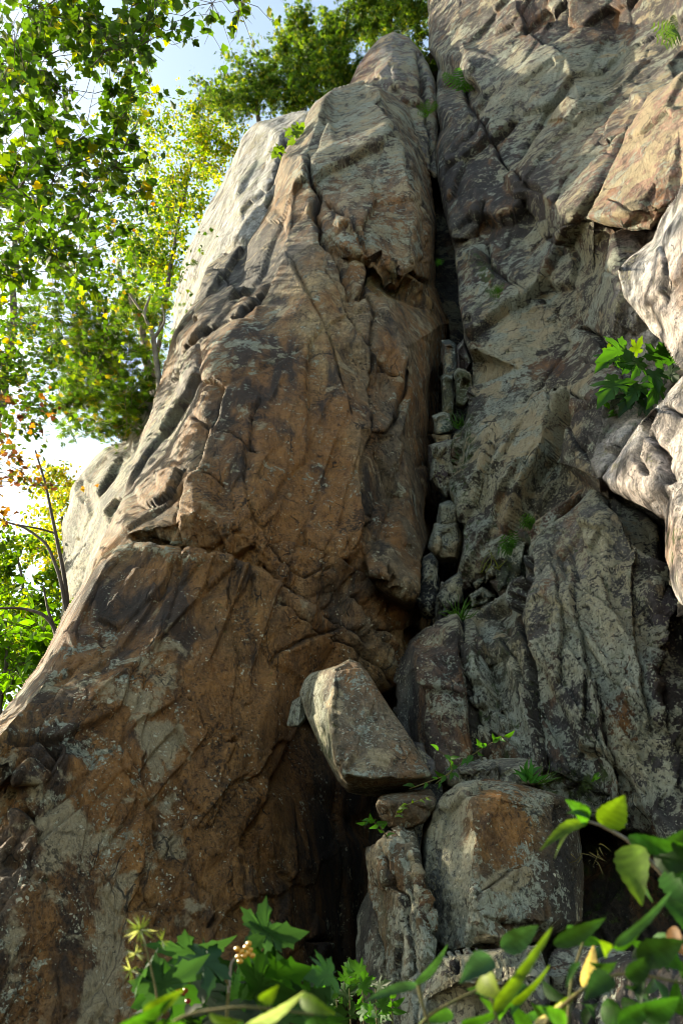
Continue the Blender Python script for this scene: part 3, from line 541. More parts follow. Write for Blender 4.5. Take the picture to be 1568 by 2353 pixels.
# near blocks on the right that catch the sun
def nearblock(label, ol, ridges, cracks, seed, **kw):
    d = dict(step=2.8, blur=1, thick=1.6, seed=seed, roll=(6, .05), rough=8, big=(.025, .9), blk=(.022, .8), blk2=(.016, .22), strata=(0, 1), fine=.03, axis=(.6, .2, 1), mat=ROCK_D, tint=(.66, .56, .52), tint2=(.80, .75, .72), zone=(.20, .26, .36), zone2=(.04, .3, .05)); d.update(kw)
    return tag(rock('rock_block', ol, ridges=ridges, cracks=cracks, **d), label, 'rock')
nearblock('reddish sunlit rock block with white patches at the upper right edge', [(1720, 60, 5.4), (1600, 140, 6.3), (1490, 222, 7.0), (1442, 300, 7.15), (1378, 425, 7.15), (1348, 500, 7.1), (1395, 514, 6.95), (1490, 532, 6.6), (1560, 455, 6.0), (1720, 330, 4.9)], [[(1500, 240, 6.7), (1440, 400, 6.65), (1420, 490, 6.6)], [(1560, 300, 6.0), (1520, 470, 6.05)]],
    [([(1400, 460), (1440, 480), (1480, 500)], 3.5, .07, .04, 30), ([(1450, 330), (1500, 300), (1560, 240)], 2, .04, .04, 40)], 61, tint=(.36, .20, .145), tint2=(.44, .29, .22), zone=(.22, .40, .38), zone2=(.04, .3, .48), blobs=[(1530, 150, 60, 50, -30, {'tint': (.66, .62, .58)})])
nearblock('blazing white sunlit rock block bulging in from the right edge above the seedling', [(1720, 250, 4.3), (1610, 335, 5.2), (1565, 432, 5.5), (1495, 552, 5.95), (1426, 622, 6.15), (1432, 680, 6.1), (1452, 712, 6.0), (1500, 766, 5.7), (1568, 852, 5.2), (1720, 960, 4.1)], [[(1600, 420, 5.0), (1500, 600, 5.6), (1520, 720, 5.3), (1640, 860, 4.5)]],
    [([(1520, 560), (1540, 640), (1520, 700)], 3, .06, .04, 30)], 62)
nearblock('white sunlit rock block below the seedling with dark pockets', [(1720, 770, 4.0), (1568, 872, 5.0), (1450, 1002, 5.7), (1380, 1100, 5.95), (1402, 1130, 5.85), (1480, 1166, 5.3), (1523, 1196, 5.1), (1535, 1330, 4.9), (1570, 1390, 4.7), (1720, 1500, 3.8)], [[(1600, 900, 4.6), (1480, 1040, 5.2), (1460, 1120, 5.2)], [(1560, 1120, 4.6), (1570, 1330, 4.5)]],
    [([(1500, 1000), (1530, 1050), (1540, 1120)], 9, .12, .05, 20), ([(1470, 1060), (1500, 1100)], 6, .1, .05, 20), ([(1535, 940), (1568, 960)], 6, .1, .05, 20)], 63, zone=(.22, .26, .40), blobs=[(1555, 1260, 40, 80, 0, {'moss': .3, 'tint': (.5, .36, .3)})])

# lower right slab
lower = rock('rock_slab', [(1000, 1500, 6.90), (1005, 1440, 7.00), (1060, 1402, 7.20), (1150, 1378, 7.00), (1213, 1335, 6.73), (1218, 1245, 6.64), (1275, 1200, 6.49), (1365, 1116, 6.41), (1400, 1137, 6.40), (1480, 1178, 6.10), (1512, 1210, 5.95), (1528, 1330, 5.85), (1568, 1400, 5.65), (1720, 1450, 5.05), (1720, 2010, 4.75), (1600, 1990, 5.05), (1500, 1930, 5.45), (1400, 1900, 5.60), (1300, 1880, 5.65), (1150, 1880, 5.70), (1030, 1850, 6.10), (1000, 1700, 6.60)],
    ridges=[[(1060, 1402, 7.00), (1075, 1500, 6.30), (1085, 1620, 6.10), (1100, 1760, 6.00)], [(1218, 1245, 6.45), (1225, 1340, 6.11), (1222, 1480, 5.80), (1235, 1620, 5.64), (1250, 1760, 5.53)], [(1365, 1116, 6.31), (1385, 1200, 5.91), (1400, 1400, 5.55), (1420, 1600, 5.45), (1450, 1850, 5.38)], [(1512, 1210, 5.85), (1500, 1400, 5.50), (1515, 1600, 5.35), (1535, 1850, 5.25)]],
    pts=[(1150, 1500, 6.15), (1300, 1400, 5.75), (1160, 1700, 5.85), (1330, 1650, 5.53), (1600, 1600, 5.35)],
    cracks=[([(1060, 1410), (1075, 1550), (1090, 1700), (1100, 1780)], 3.0, 0.120, .1, 40), ([(1222, 1250), (1225, 1340), (1195, 1430), (1215, 1560), (1225, 1640), (1255, 1740), (1240, 1790)], 3.6, 0.132, .14, 50), ([(1150, 1450), (1190, 1560), (1200, 1620)], 2.4, 0.048, .05, 40), ([(1300, 1240), (1330, 1400), (1350, 1560), (1340, 1700)], 2.4, 0.048, .06, 40), ([(1270, 1290), (1300, 1450), (1280, 1600)], 2.4, 0.048, .05, 40), ([(1400, 1137), (1450, 1300), (1460, 1500), (1500, 1700)], 2.4, 0.060, .07, 40), ([(1516, 1250), (1530, 1400), (1510, 1560), (1530, 1700)], 4.8, 0.120, .12, 40), ([(1120, 1680), (1150, 1700), (1190, 1690)], 2.4, 0.072, .08, 30), ([(1350, 1750), (1440, 1720), (1540, 1700)], 2.4, 0.048, .06, 50), ([(1365, 1560), (1390, 1700), (1430, 1850)], 3.0, 0.072, .08, 40)],
    step=2.7, seed=4, thick=1.2, roll=(12, .22), big=(.05, .8), blk=(.045, .5), blk2=(.02, .2), strata=(.022, 11), axis=(-.28, .35, 1), stretch=3.4,
    tint=(.062, .055, .052), tint2=(.10, .09, .075), zone=(.22, .50, .42), zone2=(.16, .55, .2),
    blobs=[(1130, 1600, 90, 200, 0, {'tint': (.15, .135, .085), 'moss': .08}), (1330, 1350, 120, 180, 0, {'lichen': .12, 'tint': (.17, .165, .155)}), (1420, 1600, 160, 260, 0, {'lichen': .08, 'dark': .07}), (1545, 1550, 50, 300, 0, {'tint': (.07, .05, .06), 'lichen': -.15, 'dark': .12}), (1300, 1820, 110, 50, 0, {'moss': .35}), (1450, 1850, 170, 90, 10, {'dark': .1, 'lichen': -.04}), (1345, 1140, 40, 40, -40, {'lichen': .2}), (1250, 1300, 40, 60, 0, {'tint': (.18, .17, .14), 'lichen': -.1}), (1030, 1600, 50, 160, 0, {'tint': (.12, .075, .06), 'lichen': -.1})])
tag(lower, 'pale lichen streaked slab low on the right with leaning grooves', 'rock slab')

pillar = rock('rock_block', [(902, 1640, 6.9), (908, 1560, 6.9), (918, 1520, 6.9), (938, 1472, 6.8), (975, 1442, 6.7), (1015, 1437, 6.6), (1052, 1432, 6.5), (1058, 1500, 6.1), (1072, 1620, 5.9), (1082, 1725, 5.8), (1070, 1790, 5.75), (990, 1800, 5.9), (960, 1740, 6.2), (925, 1700, 6.6)],
    ridges=[[(975, 1442, 6.6), (958, 1520, 6.1), (985, 1650, 5.85), (1015, 1770, 5.65)], [(945, 1475, 6.6), (1048, 1470, 6.2)]], step=2.5, seed=9, thick=.7, roll=(9, .12), big=(.03, .6), blk=(.025, .5), blk2=(.012, .16), strata=(.02, 7), axis=(-.2, .2, 1),
    tint=(.13, .085, .062), zone=(.33, .40, .34), zone2=(.06, .5, .12), blobs=[(930, 1620, 34, 140, 0, {'tint': (.10, .10, .085), 'lichen': -.1, 'rust': -.2}), (975, 1530, 26, 60, -15, {'cream': .34, 'speck': .3}), (1000, 1460, 60, 20, 0, {'tint': (.17, .13, .10)})])
tag(pillar, 'upright brown rock block with white lichen flakes behind the tilted boulder', 'rock')

bank = rock('earth_bank', [(1180, 1800, 6.60), (1300, 1820, 6.50), (1450, 1840, 6.20), (1600, 1900, 5.80), (1740, 1900, 5.60), (1740, 2500, 5.00), (1200, 2500, 5.50), (1150, 2100, 6.00)], step=4, seed=11, thick=1.5,
    tint=(.045, .032, .02), tint2=(.03, .022, .014), zone=(.35, .15, .4), zone2=(.3, .2, 0), blk2=(.03, .2), fine=.03)
tag(bank, kind='structure', label='dark root filled earth under the slab at lower right')

SMALL = [
 ('boulder', [(800, 1516, 5.4), (822, 1524, 5.35), (848, 1550, 5.3), (880, 1600, 5.25), (908, 1645, 5.2), (946, 1705, 5.1), (975, 1750, 5.05), (992, 1780, 5.05), (988, 1800, 5.3), (935, 1817, 5.4), (850, 1830, 5.5), (800, 1820, 5.45), (776, 1792, 5.35), (738, 1722, 5.5), (704, 1645, 5.7), (688, 1592, 5.9), (700, 1562, 5.9), (716, 1546, 5.85), (770, 1530, 5.5)],
  [[(770, 1532, 5.35), (768, 1600, 5.2), (775, 1680, 5.05), (795, 1778, 4.85), (850, 1786, 4.82), (985, 1778, 4.95)]], [([(770, 1540), (775, 1680), (795, 1770)], 3, .02, .03, 15)],
  dict(step=2.0, seed=12, thick=.45, roll=(5, .05), rough=2.5, big=(.02, .5), blk=(0.0099, .4), blk2=(0.0055, .12), strata=(.005, 7), fine=.008, tint=(.25, .19, .13), tint2=(.21, .155, .10), zone=(.30, .44, .30), zone2=(.02, .6, .36),
       blobs=[(738, 1660, 28, 130, -15, {'tint': (.15, .165, .10), 'moss': .28, 'rust': -.3, 'cream': -.2}), (880, 1818, 120, 14, 0, {'tint': (.11, .10, .045), 'moss': .2, 'cream': -.3})]),
  'tilted tan boulder with a mossy left face wedged over the dark gap', 'boulder'),
 ('stone', [(660, 1668, 6.1), (664, 1640, 6.1), (674, 1612, 6.05), (692, 1598, 6), (702, 1620, 5.95), (704, 1650, 5.95), (690, 1672, 6.1)], [[(692, 1600, 5.9), (684, 1668, 5.9)]], [], dict(step=2, seed=13, thick=.3, roll=(4, .04), rough=2, tint=(.13, .13, .10), zone=(.1, .4, .3), zone2=(.2, .4, 0), big=(.01, .3), blk=(0.0055, .2), strata=(0, 1)),
  'small dark wedge of stone poking out left of the tilted boulder', 'stone'),
 ('stone', [(1022, 1800, 5.5), (1024, 1765, 5.5), (1060, 1752, 5.55), (1120, 1742, 5.55), (1200, 1740, 5.5), (1236, 1756, 5.45), (1244, 1800, 5.3), (1150, 1812, 5.2), (1060, 1812, 5.3)], [[(1024, 1768, 5.3), (1120, 1760, 5.25), (1240, 1762, 5.2)]], [([(1140, 1750), (1150, 1800)], 3, .06, .04, 20)],
  dict(step=2.2, seed=14, thick=.4, roll=(6, .06), rough=3, tint=(.17, .155, .12), zone=(.2, .5, .3), zone2=(.15, .5, .2), big=(.02, .4), blk=(0.0110, .3)), 'flat grey ledge stone lying on top of the big rusty boulder', 'stone'),
 ('stone', [(862, 1850, 5.05), (872, 1830, 5.05), (905, 1822, 5.1), (950, 1820, 5.1), (990, 1818, 5.1), (1002, 1835, 5.0), (998, 1862, 4.95), (975, 1890, 4.9), (935, 1906, 4.95), (895, 1900, 5.0), (872, 1880, 5.0)], [[(870, 1845, 4.9), (930, 1842, 4.8), (1000, 1848, 4.85)]], [],
  dict(step=2, seed=15, thick=.35, roll=(7, .07), rough=2.5, tint=(.18, .14, .095), zone=(.33, .42, .3), zone2=(.1, .5, .25), big=(.02, .3), blk=(0.0110, .25), blk2=(0.0055, .1), strata=(0, 1)), 'squat brown stone propping up the lower tip of the tilted boulder', 'stone'),
 ('stone', [(940, 1720, 5.7), (955, 1706, 5.7), (972, 1708, 5.7), (976, 1730, 5.65), (1000, 1748, 5.6), (1002, 1790, 5.6), (985, 1800, 5.6), (965, 1760, 5.65)], [[(955, 1712, 5.6), (990, 1780, 5.5)]], [], dict(step=2, seed=16, thick=.3, roll=(5, .05), rough=2, tint=(.17, .15, .14), zone=(.1, .4, .3), zone2=(.02, .4, 0), big=(.01, .3), blk=(0.0055, .2), strata=(0, 1)), 'small grey stone jammed between the tilted boulder and the upright block', 'stone'),
 ('boulder', [(972, 1905, 5.0), (985, 1872, 5.0), (1005, 1848, 5.0), (1045, 1806, 5.0), (1078, 1796, 5.0), (1120, 1790, 4.95), (1200, 1803, 4.9), (1260, 1815, 4.85), (1300, 1835, 4.9), (1330, 1900, 5.0), (1340, 2000, 5.0), (1335, 2120, 4.9), (1240, 2160, 4.6), (1140, 2180, 4.4), (1040, 2192, 4.5), (990, 2170, 4.7), (976, 2080, 4.8), (974, 1980, 4.9)],
  [[(1045, 1808, 4.9), (1078, 1840, 4.55), (1090, 1940, 4.38), (1086, 2040, 4.28), (1100, 2100, 4.25), (1128, 2150, 4.25)], [(1078, 1840, 4.55), (1160, 1826, 4.55), (1250, 1850, 4.65)], [(1250, 1850, 4.65), (1270, 1980, 4.6), (1275, 2120, 4.5)]],
  [([(1085, 2060), (1130, 2030), (1180, 1990), (1230, 1990)], 3.5, .05, .05, 40), ([(1290, 1830), (1280, 1960), (1290, 2100)], 6, .15, .05, 30)],
  dict(step=2.3, seed=17, thick=.8, roll=(12, .16), rough=4, big=(.04, .6), blk=(0.0138, .45), blk2=(0.0066, .14), strata=(.008, 7), tint=(.18, .12, .065), tint2=(.22, .15, .09), zone=(.38, .52, .32), zone2=(.03, .5, .22),
       blobs=[(1025, 1990, 62, 190, 0, {'tint': (.175, .18, .155), 'rust': -.35, 'lichen': .12, 'dark': .03, 'cream': -.05}), (1150, 1900, 90, 90, 0, {'rust': .62, 'tint': (.42, .20, .045), 'cream': -.2, 'lichen': -.24, 'dark': -.15}), (1180, 2010, 60, 30, -15, {'cream': .4, 'rust': -.2}), (1120, 2150, 50, 16, -10, {'cream': .5}), (1300, 1990, 60, 160, 0, {'dark': .25, 'tint': (.05, .035, .02), 'lichen': -.2, 'cream': -.2}), (1078, 1810, 40, 12, -20, {'lichen': .25, 'tint': (.2, .2, .19)}), (1072, 1870, 10, 28, -15, {'cream': .6})]),
  'big rounded boulder with a grey left side and a rust orange front', 'boulder'),
 ('rock_slab', [(838, 1960, 5.15), (842, 1944, 5.15), (870, 1935, 5.1), (890, 1912, 5.05), (920, 1900, 5.0), (950, 1896, 4.98), (958, 1920, 4.9), (965, 1975, 4.8), (975, 2020, 4.7), (988, 2060, 4.6), (1000, 2095, 4.55), (996, 2160, 4.5), (990, 2260, 4.4), (995, 2420, 4.3), (905, 2420, 4.5), (895, 2300, 4.6), (885, 2200, 4.75), (868, 2100, 4.9), (850, 2030, 5.05)],
  [[(875, 1940, 4.85), (895, 2010, 4.7), (905, 2040, 4.72), (930, 2120, 4.55), (945, 2200, 4.45), (950, 2400, 4.25)], [(950, 1896, 4.9), (950, 1960, 4.72), (962, 2030, 4.55), (990, 2100, 4.42), (980, 2200, 4.35)]],
  [([(880, 1940), (895, 2000), (915, 2040), (945, 2060), (942, 2090)], 3, .05, .03, 20), ([(960, 2000), (985, 2080), (985, 2160)], 3, .05, .03, 15), ([(945, 2060), (935, 2110), (960, 2200), (940, 2280)], 3, .04, .02, 20)],
  dict(step=2.0, seed=18, thick=.5, roll=(7, .1), rough=3, big=(.03, .5), blk=(0.0165, .35), blk2=(0.0077, .12), strata=(.003, 9), tint=(.16, .15, .095), tint2=(.14, .11, .07), zone=(.3, .46, .36), zone2=(.14, .5, .2), axis=(-.3, .2, 1),
       blobs=[(990, 2090, 14, 90, -15, {'rust': .3, 'tint': (.2, .11, .05)}), (955, 1990, 8, 34, -10, {'cream': .6}), (860, 2010, 26, 70, -10, {'cream': .25, 'lichen': .1})]), 'split upright slab of greenish rock standing left of the rusty boulder', 'rock slab'),
 ('rock_slab', [(815, 2160, 5.4), (825, 2100, 5.4), (840, 2060, 5.35), (858, 2030, 5.3), (875, 2110, 5.0), (895, 2200, 4.9), (905, 2300, 4.8), (905, 2450, 4.7), (840, 2450, 5.0), (830, 2280, 5.2), (817, 2220, 5.3)], [[(850, 2050, 5.15), (862, 2150, 5.0), (868, 2400, 4.8)]], [],
  dict(step=2.2, seed=19, thick=.4, roll=(8, .1), rough=3, big=(.02, .4), blk=(0.0110, .3), blk2=(0.0055, .12), strata=(.003, 7), tint=(.12, .115, .09), zone=(.1, .38, .35), zone2=(.05, .4, .05)), 'plain dark grey slab leaning at the mouth of the black gap', 'rock slab'),
 ('boulder', [(960, 2300, 4.3), (985, 2215, 4.3), (1010, 2190, 4.3), (1060, 2188, 4.2), (1130, 2180, 4.15), (1190, 2168, 4.1), (1235, 2175, 4.0), (1258, 2240, 3.9), (1262, 2330, 3.8), (1268, 2560, 3.6), (960, 2560, 4.0)], [[(985, 2215, 4.1), (1060, 2240, 3.9), (1180, 2220, 3.8), (1255, 2240, 3.85)]], [([(1010, 2240), (1040, 2225), (1050, 2200)], 6, .1, .05, 20)],
  dict(step=2.6, seed=20, thick=.7, roll=(10, .1), rough=5, big=(.03, .5), blk=(0.0165, .35), blk2=(0.0077, .12), strata=(.01, 8), tint=(.12, .105, .095), zone=(.3, .46, .40), zone2=(.06, .5, .12)), 'dark speckled rock at the base below the rusty boulder', 'boulder'),
 ('boulder', [(1270, 2330, 4.0), (1255, 2230, 4.1), (1275, 2180, 4.2), (1330, 2165, 4.2), (1400, 2175, 4.15), (1480, 2190, 4.1), (1560, 2180, 4.0), (1640, 2190, 3.8), (1740, 2200, 3.6), (1740, 2560, 3.2), (1280, 2560, 3.7)], [[(1258, 2240, 3.95), (1370, 2235, 3.85), (1500, 2250, 3.7), (1700, 2260, 3.4)]], [([(1370, 2170), (1385, 2300), (1370, 2400)], 5, .1, .05, 30)],
  dict(step=3, seed=21, thick=.8, roll=(12, .12), rough=5, big=(.04, .5), blk=(0.0220, .4), blk2=(0.0099, .13), strata=(.01, 8), tint=(.10, .085, .075), zone=(.3, .40, .42), zone2=(.08, .5, .08)), 'low dark boulder behind the leafy stems at the lower right', 'boulder'),
]
for nm, ol, rd, ck, kw, lb, ct in SMALL:
    tag(rock(nm, ol, ridges=rd, cracks=ck, **kw), lb, ct)

# stones jammed in the cleft: (corner list, distance, colours, label)
def stone(ol, Y, seed, tint, zone, zone2, label, ridge=None, jut=.22):
    ol = np.array(ol, float); c = ol.mean(0); rs_ = np.random.default_rng(seed); ol = c + (ol - c) * rs_.uniform(1.0, 1.32, 2) + rs_.normal(size=ol.shape) * 3.5; Y = Y + rs_.uniform(-.1, .15); tint = tuple(x * rs_.uniform(.5, 1.0) for x in tint); c = ol.mean(0); k = min(np.ptp(ol[:, 0]), np.ptp(ol[:, 1]))
    pts = [(c[0] - .12 * k, c[1] - .15 * k, Y - jut), (c[0] + .15 * k, c[1] + .22 * k, Y - jut * .92)]
    q = [(p[0], p[1], Y) for p in ol]
    rid = [[(c[0] + (p[0] - c[0]) * .72, c[1] + (p[1] - c[1]) * .78, Y - jut * (.7 + .25 * ((i * 7 + seed) % 3) / 2)) for i, p in enumerate(ol)]]
    rid[0].append(rid[0][0])
    o = rock('stone', q, ridges=rid, step=1.9, seed=seed, thick=.4, roll=(5, .06), rough=5, big=(.04, .3), blk=(.045, .2), blk2=(.02, .09), strata=(0, 1), fine=.01, blur=0, tint=tint, zone=zone, zone2=zone2)
    return tag(o, label, 'stone', 'stones stacked and jammed in the cleft')
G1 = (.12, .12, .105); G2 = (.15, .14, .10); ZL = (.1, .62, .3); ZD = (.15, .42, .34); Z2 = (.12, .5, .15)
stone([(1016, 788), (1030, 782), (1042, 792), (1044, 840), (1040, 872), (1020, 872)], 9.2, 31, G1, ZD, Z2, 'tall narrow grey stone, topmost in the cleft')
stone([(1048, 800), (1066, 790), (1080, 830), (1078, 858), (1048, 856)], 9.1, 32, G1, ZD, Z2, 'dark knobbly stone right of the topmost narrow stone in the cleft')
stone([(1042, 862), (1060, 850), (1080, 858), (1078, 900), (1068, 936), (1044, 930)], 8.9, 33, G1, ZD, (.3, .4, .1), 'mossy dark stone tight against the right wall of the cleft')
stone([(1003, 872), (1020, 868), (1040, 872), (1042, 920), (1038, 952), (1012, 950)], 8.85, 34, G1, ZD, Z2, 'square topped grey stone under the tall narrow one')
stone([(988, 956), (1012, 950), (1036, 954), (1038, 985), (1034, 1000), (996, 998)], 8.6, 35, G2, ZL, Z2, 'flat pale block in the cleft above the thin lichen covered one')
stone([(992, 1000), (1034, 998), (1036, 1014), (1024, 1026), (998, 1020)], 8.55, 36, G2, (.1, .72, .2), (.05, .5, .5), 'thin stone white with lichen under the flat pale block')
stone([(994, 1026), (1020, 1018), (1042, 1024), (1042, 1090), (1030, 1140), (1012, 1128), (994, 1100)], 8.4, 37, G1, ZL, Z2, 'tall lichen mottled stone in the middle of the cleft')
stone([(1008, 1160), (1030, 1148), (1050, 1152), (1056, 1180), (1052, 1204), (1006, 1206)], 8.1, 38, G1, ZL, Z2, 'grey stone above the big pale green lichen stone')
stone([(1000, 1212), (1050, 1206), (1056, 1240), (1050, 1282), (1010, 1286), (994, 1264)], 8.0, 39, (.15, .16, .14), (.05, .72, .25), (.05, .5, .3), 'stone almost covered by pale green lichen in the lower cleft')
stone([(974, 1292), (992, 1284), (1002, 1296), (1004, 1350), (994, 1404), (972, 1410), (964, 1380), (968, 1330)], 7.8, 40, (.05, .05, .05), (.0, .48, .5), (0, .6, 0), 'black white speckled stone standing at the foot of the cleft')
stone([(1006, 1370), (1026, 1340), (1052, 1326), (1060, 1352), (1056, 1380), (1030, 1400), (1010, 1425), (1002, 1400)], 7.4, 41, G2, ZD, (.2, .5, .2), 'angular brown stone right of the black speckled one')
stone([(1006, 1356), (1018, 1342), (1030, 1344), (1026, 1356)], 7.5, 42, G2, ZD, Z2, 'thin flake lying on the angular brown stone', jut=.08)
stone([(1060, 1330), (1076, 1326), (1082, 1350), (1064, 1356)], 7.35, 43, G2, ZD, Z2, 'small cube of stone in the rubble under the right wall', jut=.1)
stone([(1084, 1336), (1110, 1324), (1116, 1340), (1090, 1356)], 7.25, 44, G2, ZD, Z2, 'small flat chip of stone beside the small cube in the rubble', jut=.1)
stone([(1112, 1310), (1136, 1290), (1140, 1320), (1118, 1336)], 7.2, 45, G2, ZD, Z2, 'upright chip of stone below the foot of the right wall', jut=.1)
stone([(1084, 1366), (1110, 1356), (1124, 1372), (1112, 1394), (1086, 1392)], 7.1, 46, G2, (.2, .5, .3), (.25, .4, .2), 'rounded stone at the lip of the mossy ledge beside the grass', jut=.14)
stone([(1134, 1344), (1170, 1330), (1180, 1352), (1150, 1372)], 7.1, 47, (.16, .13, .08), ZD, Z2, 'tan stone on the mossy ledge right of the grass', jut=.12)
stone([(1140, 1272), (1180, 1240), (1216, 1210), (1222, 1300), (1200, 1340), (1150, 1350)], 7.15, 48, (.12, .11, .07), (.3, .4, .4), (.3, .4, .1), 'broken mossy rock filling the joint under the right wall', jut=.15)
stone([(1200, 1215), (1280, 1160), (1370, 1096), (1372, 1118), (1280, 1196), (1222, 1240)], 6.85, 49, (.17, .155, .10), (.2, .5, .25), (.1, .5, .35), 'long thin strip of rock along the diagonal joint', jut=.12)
print('rocks', time.time() - T0)
# ------------------------------------------------------------------ leaves and branches
def fan_template(half, fold=.22, droop=.12, center=(0, .35)):
    pts = [(x, y) for x, y in half] + [(-x, y) for x, y in half[-2:0:-1]]
    V = [(center[0], center[1], 0)] + [(x, y, fold * abs(x) - droop * y * y) for x, y in pts]
    n = len(pts); return np.array(V, float), np.array([(0, 1 + i, 1 + (i + 1) % n) for i in range(n)])
MAPLE = fan_template([(0, 0), (.12, -.06), (.40, -.03), (.34, .12), (.46, .16), (.58, .40), (.44, .43), (.30, .40), (.30, .58), (.20, .72), (0, .95)])
OVAL = fan_template([(0, 0), (.2, .18), (.29, .42), (.2, .74), (0, 1)])
LANCE = fan_template([(0, 0), (.08, .2), (.1, .5), (0, 1)])
def spray_template(n=7, ang=38, w=.07):
    V = []; F = []
    for k in range(n):
        t = k / (n - 1); a = R(ang * (2 * t - 1) * 1.5); L = 1 - .45 * abs(2 * t - 1); y0 = .25 * (1 - abs(2 * t - 1)) if k != n // 2 else 0
        d = np.array([math.sin(a), math.cos(a)]); p = np.array([-d[1], d[0]]); b = np.array([0, y0]); i = len(V)
        z = .05 * ((k % 3) - 1)
        for q in (b, b + d * L * .45 + p * w, b + d * L, b + d * L * .45 - p * w): V.append((q[0], q[1], z - .15 * (q[1] ** 2)))
        F += [(i, i + 1, i + 2), (i, i + 2, i + 3)]
    return np.array(V), np.array(F)
SPRAY = spray_template()
def frames(n, up=.75, down=0.0, rng=RNG):
    nz = rng.normal(size=(n, 3)); nz /= np.linalg.norm(nz, axis=1)[:, None]; nz = nz * (1 - up) + np.array([0, 0, 1.0]) * up; nz /= np.linalg.norm(nz, axis=1)[:, None]
    d = rng.normal(size=(n, 3)); d[:, 2] -= down; d -= (d * nz).sum(1)[:, None] * nz; d /= np.linalg.norm(d, axis=1)[:, None]
    return np.stack([np.cross(d, nz), d, nz], 1)
def scatter(tpl, pos, size, fr, col):
    V, F = tpl; n = len(pos)
    W = pos[:, None, :] + size[:, None, None] * np.einsum('vk,nkj->nvj', V, fr)
    FF = F[None] + (np.arange(n) * len(V))[:, None, None]
    return W.reshape(-1, 3), FF.reshape(-1, F.shape[1]), np.repeat(col, len(V), 0)
def colours(pal, w, n, rng=RNG, var=.25):
    c = np.array(pal)[rng.choice(len(pal), n, p=np.array(w) / sum(w))]
    return c * (1 + var * rng.normal(size=(n, 1))).clip(.4, 1.8)
def tubes(paths, sides=5):
    """paths: list of (Nx3 points, radii)"""
    VV = []; FF = []; off = 0
    for pts, rad in paths:
        pts = np.asarray(pts, float); n = len(pts); tg = np.gradient(pts, axis=0); tg /= np.linalg.norm(tg, axis=1)[:, None] + 1e-9
        ref = np.array([0.31, .12, .94]) if abs(tg[0, 2]) < .9 else np.array([1., .2, 0]); a = np.cross(tg, ref); a /= np.linalg.norm(a, axis=1)[:, None] + 1e-9; b = np.cross(tg, a)
        th = np.arange(sides) * 2 * math.pi / sides
        ring = pts[:, None] + np.asarray(rad, float)[:, None, None] * (np.cos(th)[None, :, None] * a[:, None] + np.sin(th)[None, :, None] * b[:, None])
        VV.append(ring.reshape(-1, 3)); i = np.arange(n * sides).reshape(n, sides); j = np.roll(i, -1, 1)
        FF.append((np.stack([i[:-1], j[:-1], j[1:], i[1:]], -1).reshape(-1, 4)) + off); off += n * sides
    return np.concatenate(VV), np.concatenate(FF)
def wiggle(a, b, n=5, amp=.08, sag=0, rng=RNG):
    t = np.linspace(0, 1, n)[:, None]; L = np.linalg.norm(np.subtract(b, a)); p = np.asarray(a) * (1 - t) + np.asarray(b) * t
    p[1:-1] += rng.normal(size=(n - 2, 3)) * amp * L; p[:, 2] += sag * L * (4 * t * (1 - t))[:, 0]; return p
def blobs3(regs, rng=RNG):
    out = []
    for (u, v, ru, rv, y0, y1, n) in regs:
        a = rng.uniform(0, 2 * math.pi, n); r = np.sqrt(rng.uniform(0, 1, n))
        out.append(P(u + ru * r * np.cos(a), v + rv * r * np.sin(a), rng.uniform(y0, y1, n)))
    return np.concatenate(out)
def leafcolmesh(name, W, F, C, parent=None, mat=None, kind=None):
    o = mesh_np(name, W, F, mat or LEAF, {'leafcol': C}, parent=parent)
    if kind: o['kind'] = kind
    return o
_leafmeshes = {}
def leaf_parts(tpl, tplname, pos, size, fr, pal, cols_idx, parent):
    for k in range(len(pos)):
        key = (tplname, tuple(pal[cols_idx[k]]))
        if key not in _leafmeshes:
            V, F = tpl; me = bpy.data.meshes.new('leaf'); me.from_pydata([tuple(x) for x in V], [], [tuple(int(i) for i in f) for f in F])
            at = me.color_attributes.new('leafcol', 'FLOAT_COLOR', 'POINT'); at.data.foreach_set('color', np.tile(np.array([*pal[cols_idx[k]], 1], np.float32), len(V)))
            me.materials.append(LEAF); _leafmeshes[key] = me
        o = bpy.data.objects.new('leaf', _leafmeshes[key]); COL.objects.link(o); o.parent = parent
        M = Matrix(((*[fr[k][j][0] for j in range(3)], pos[k][0] - parent.location[0]), (*[fr[k][j][1] for j in range(3)], pos[k][1] - parent.location[1]), (*[fr[k][j][2] for j in range(3)], pos[k][2] - parent.location[2]), (0, 0, 0, 1)))
        o.matrix_local = M @ Matrix.Scale(float(size[k]), 4)
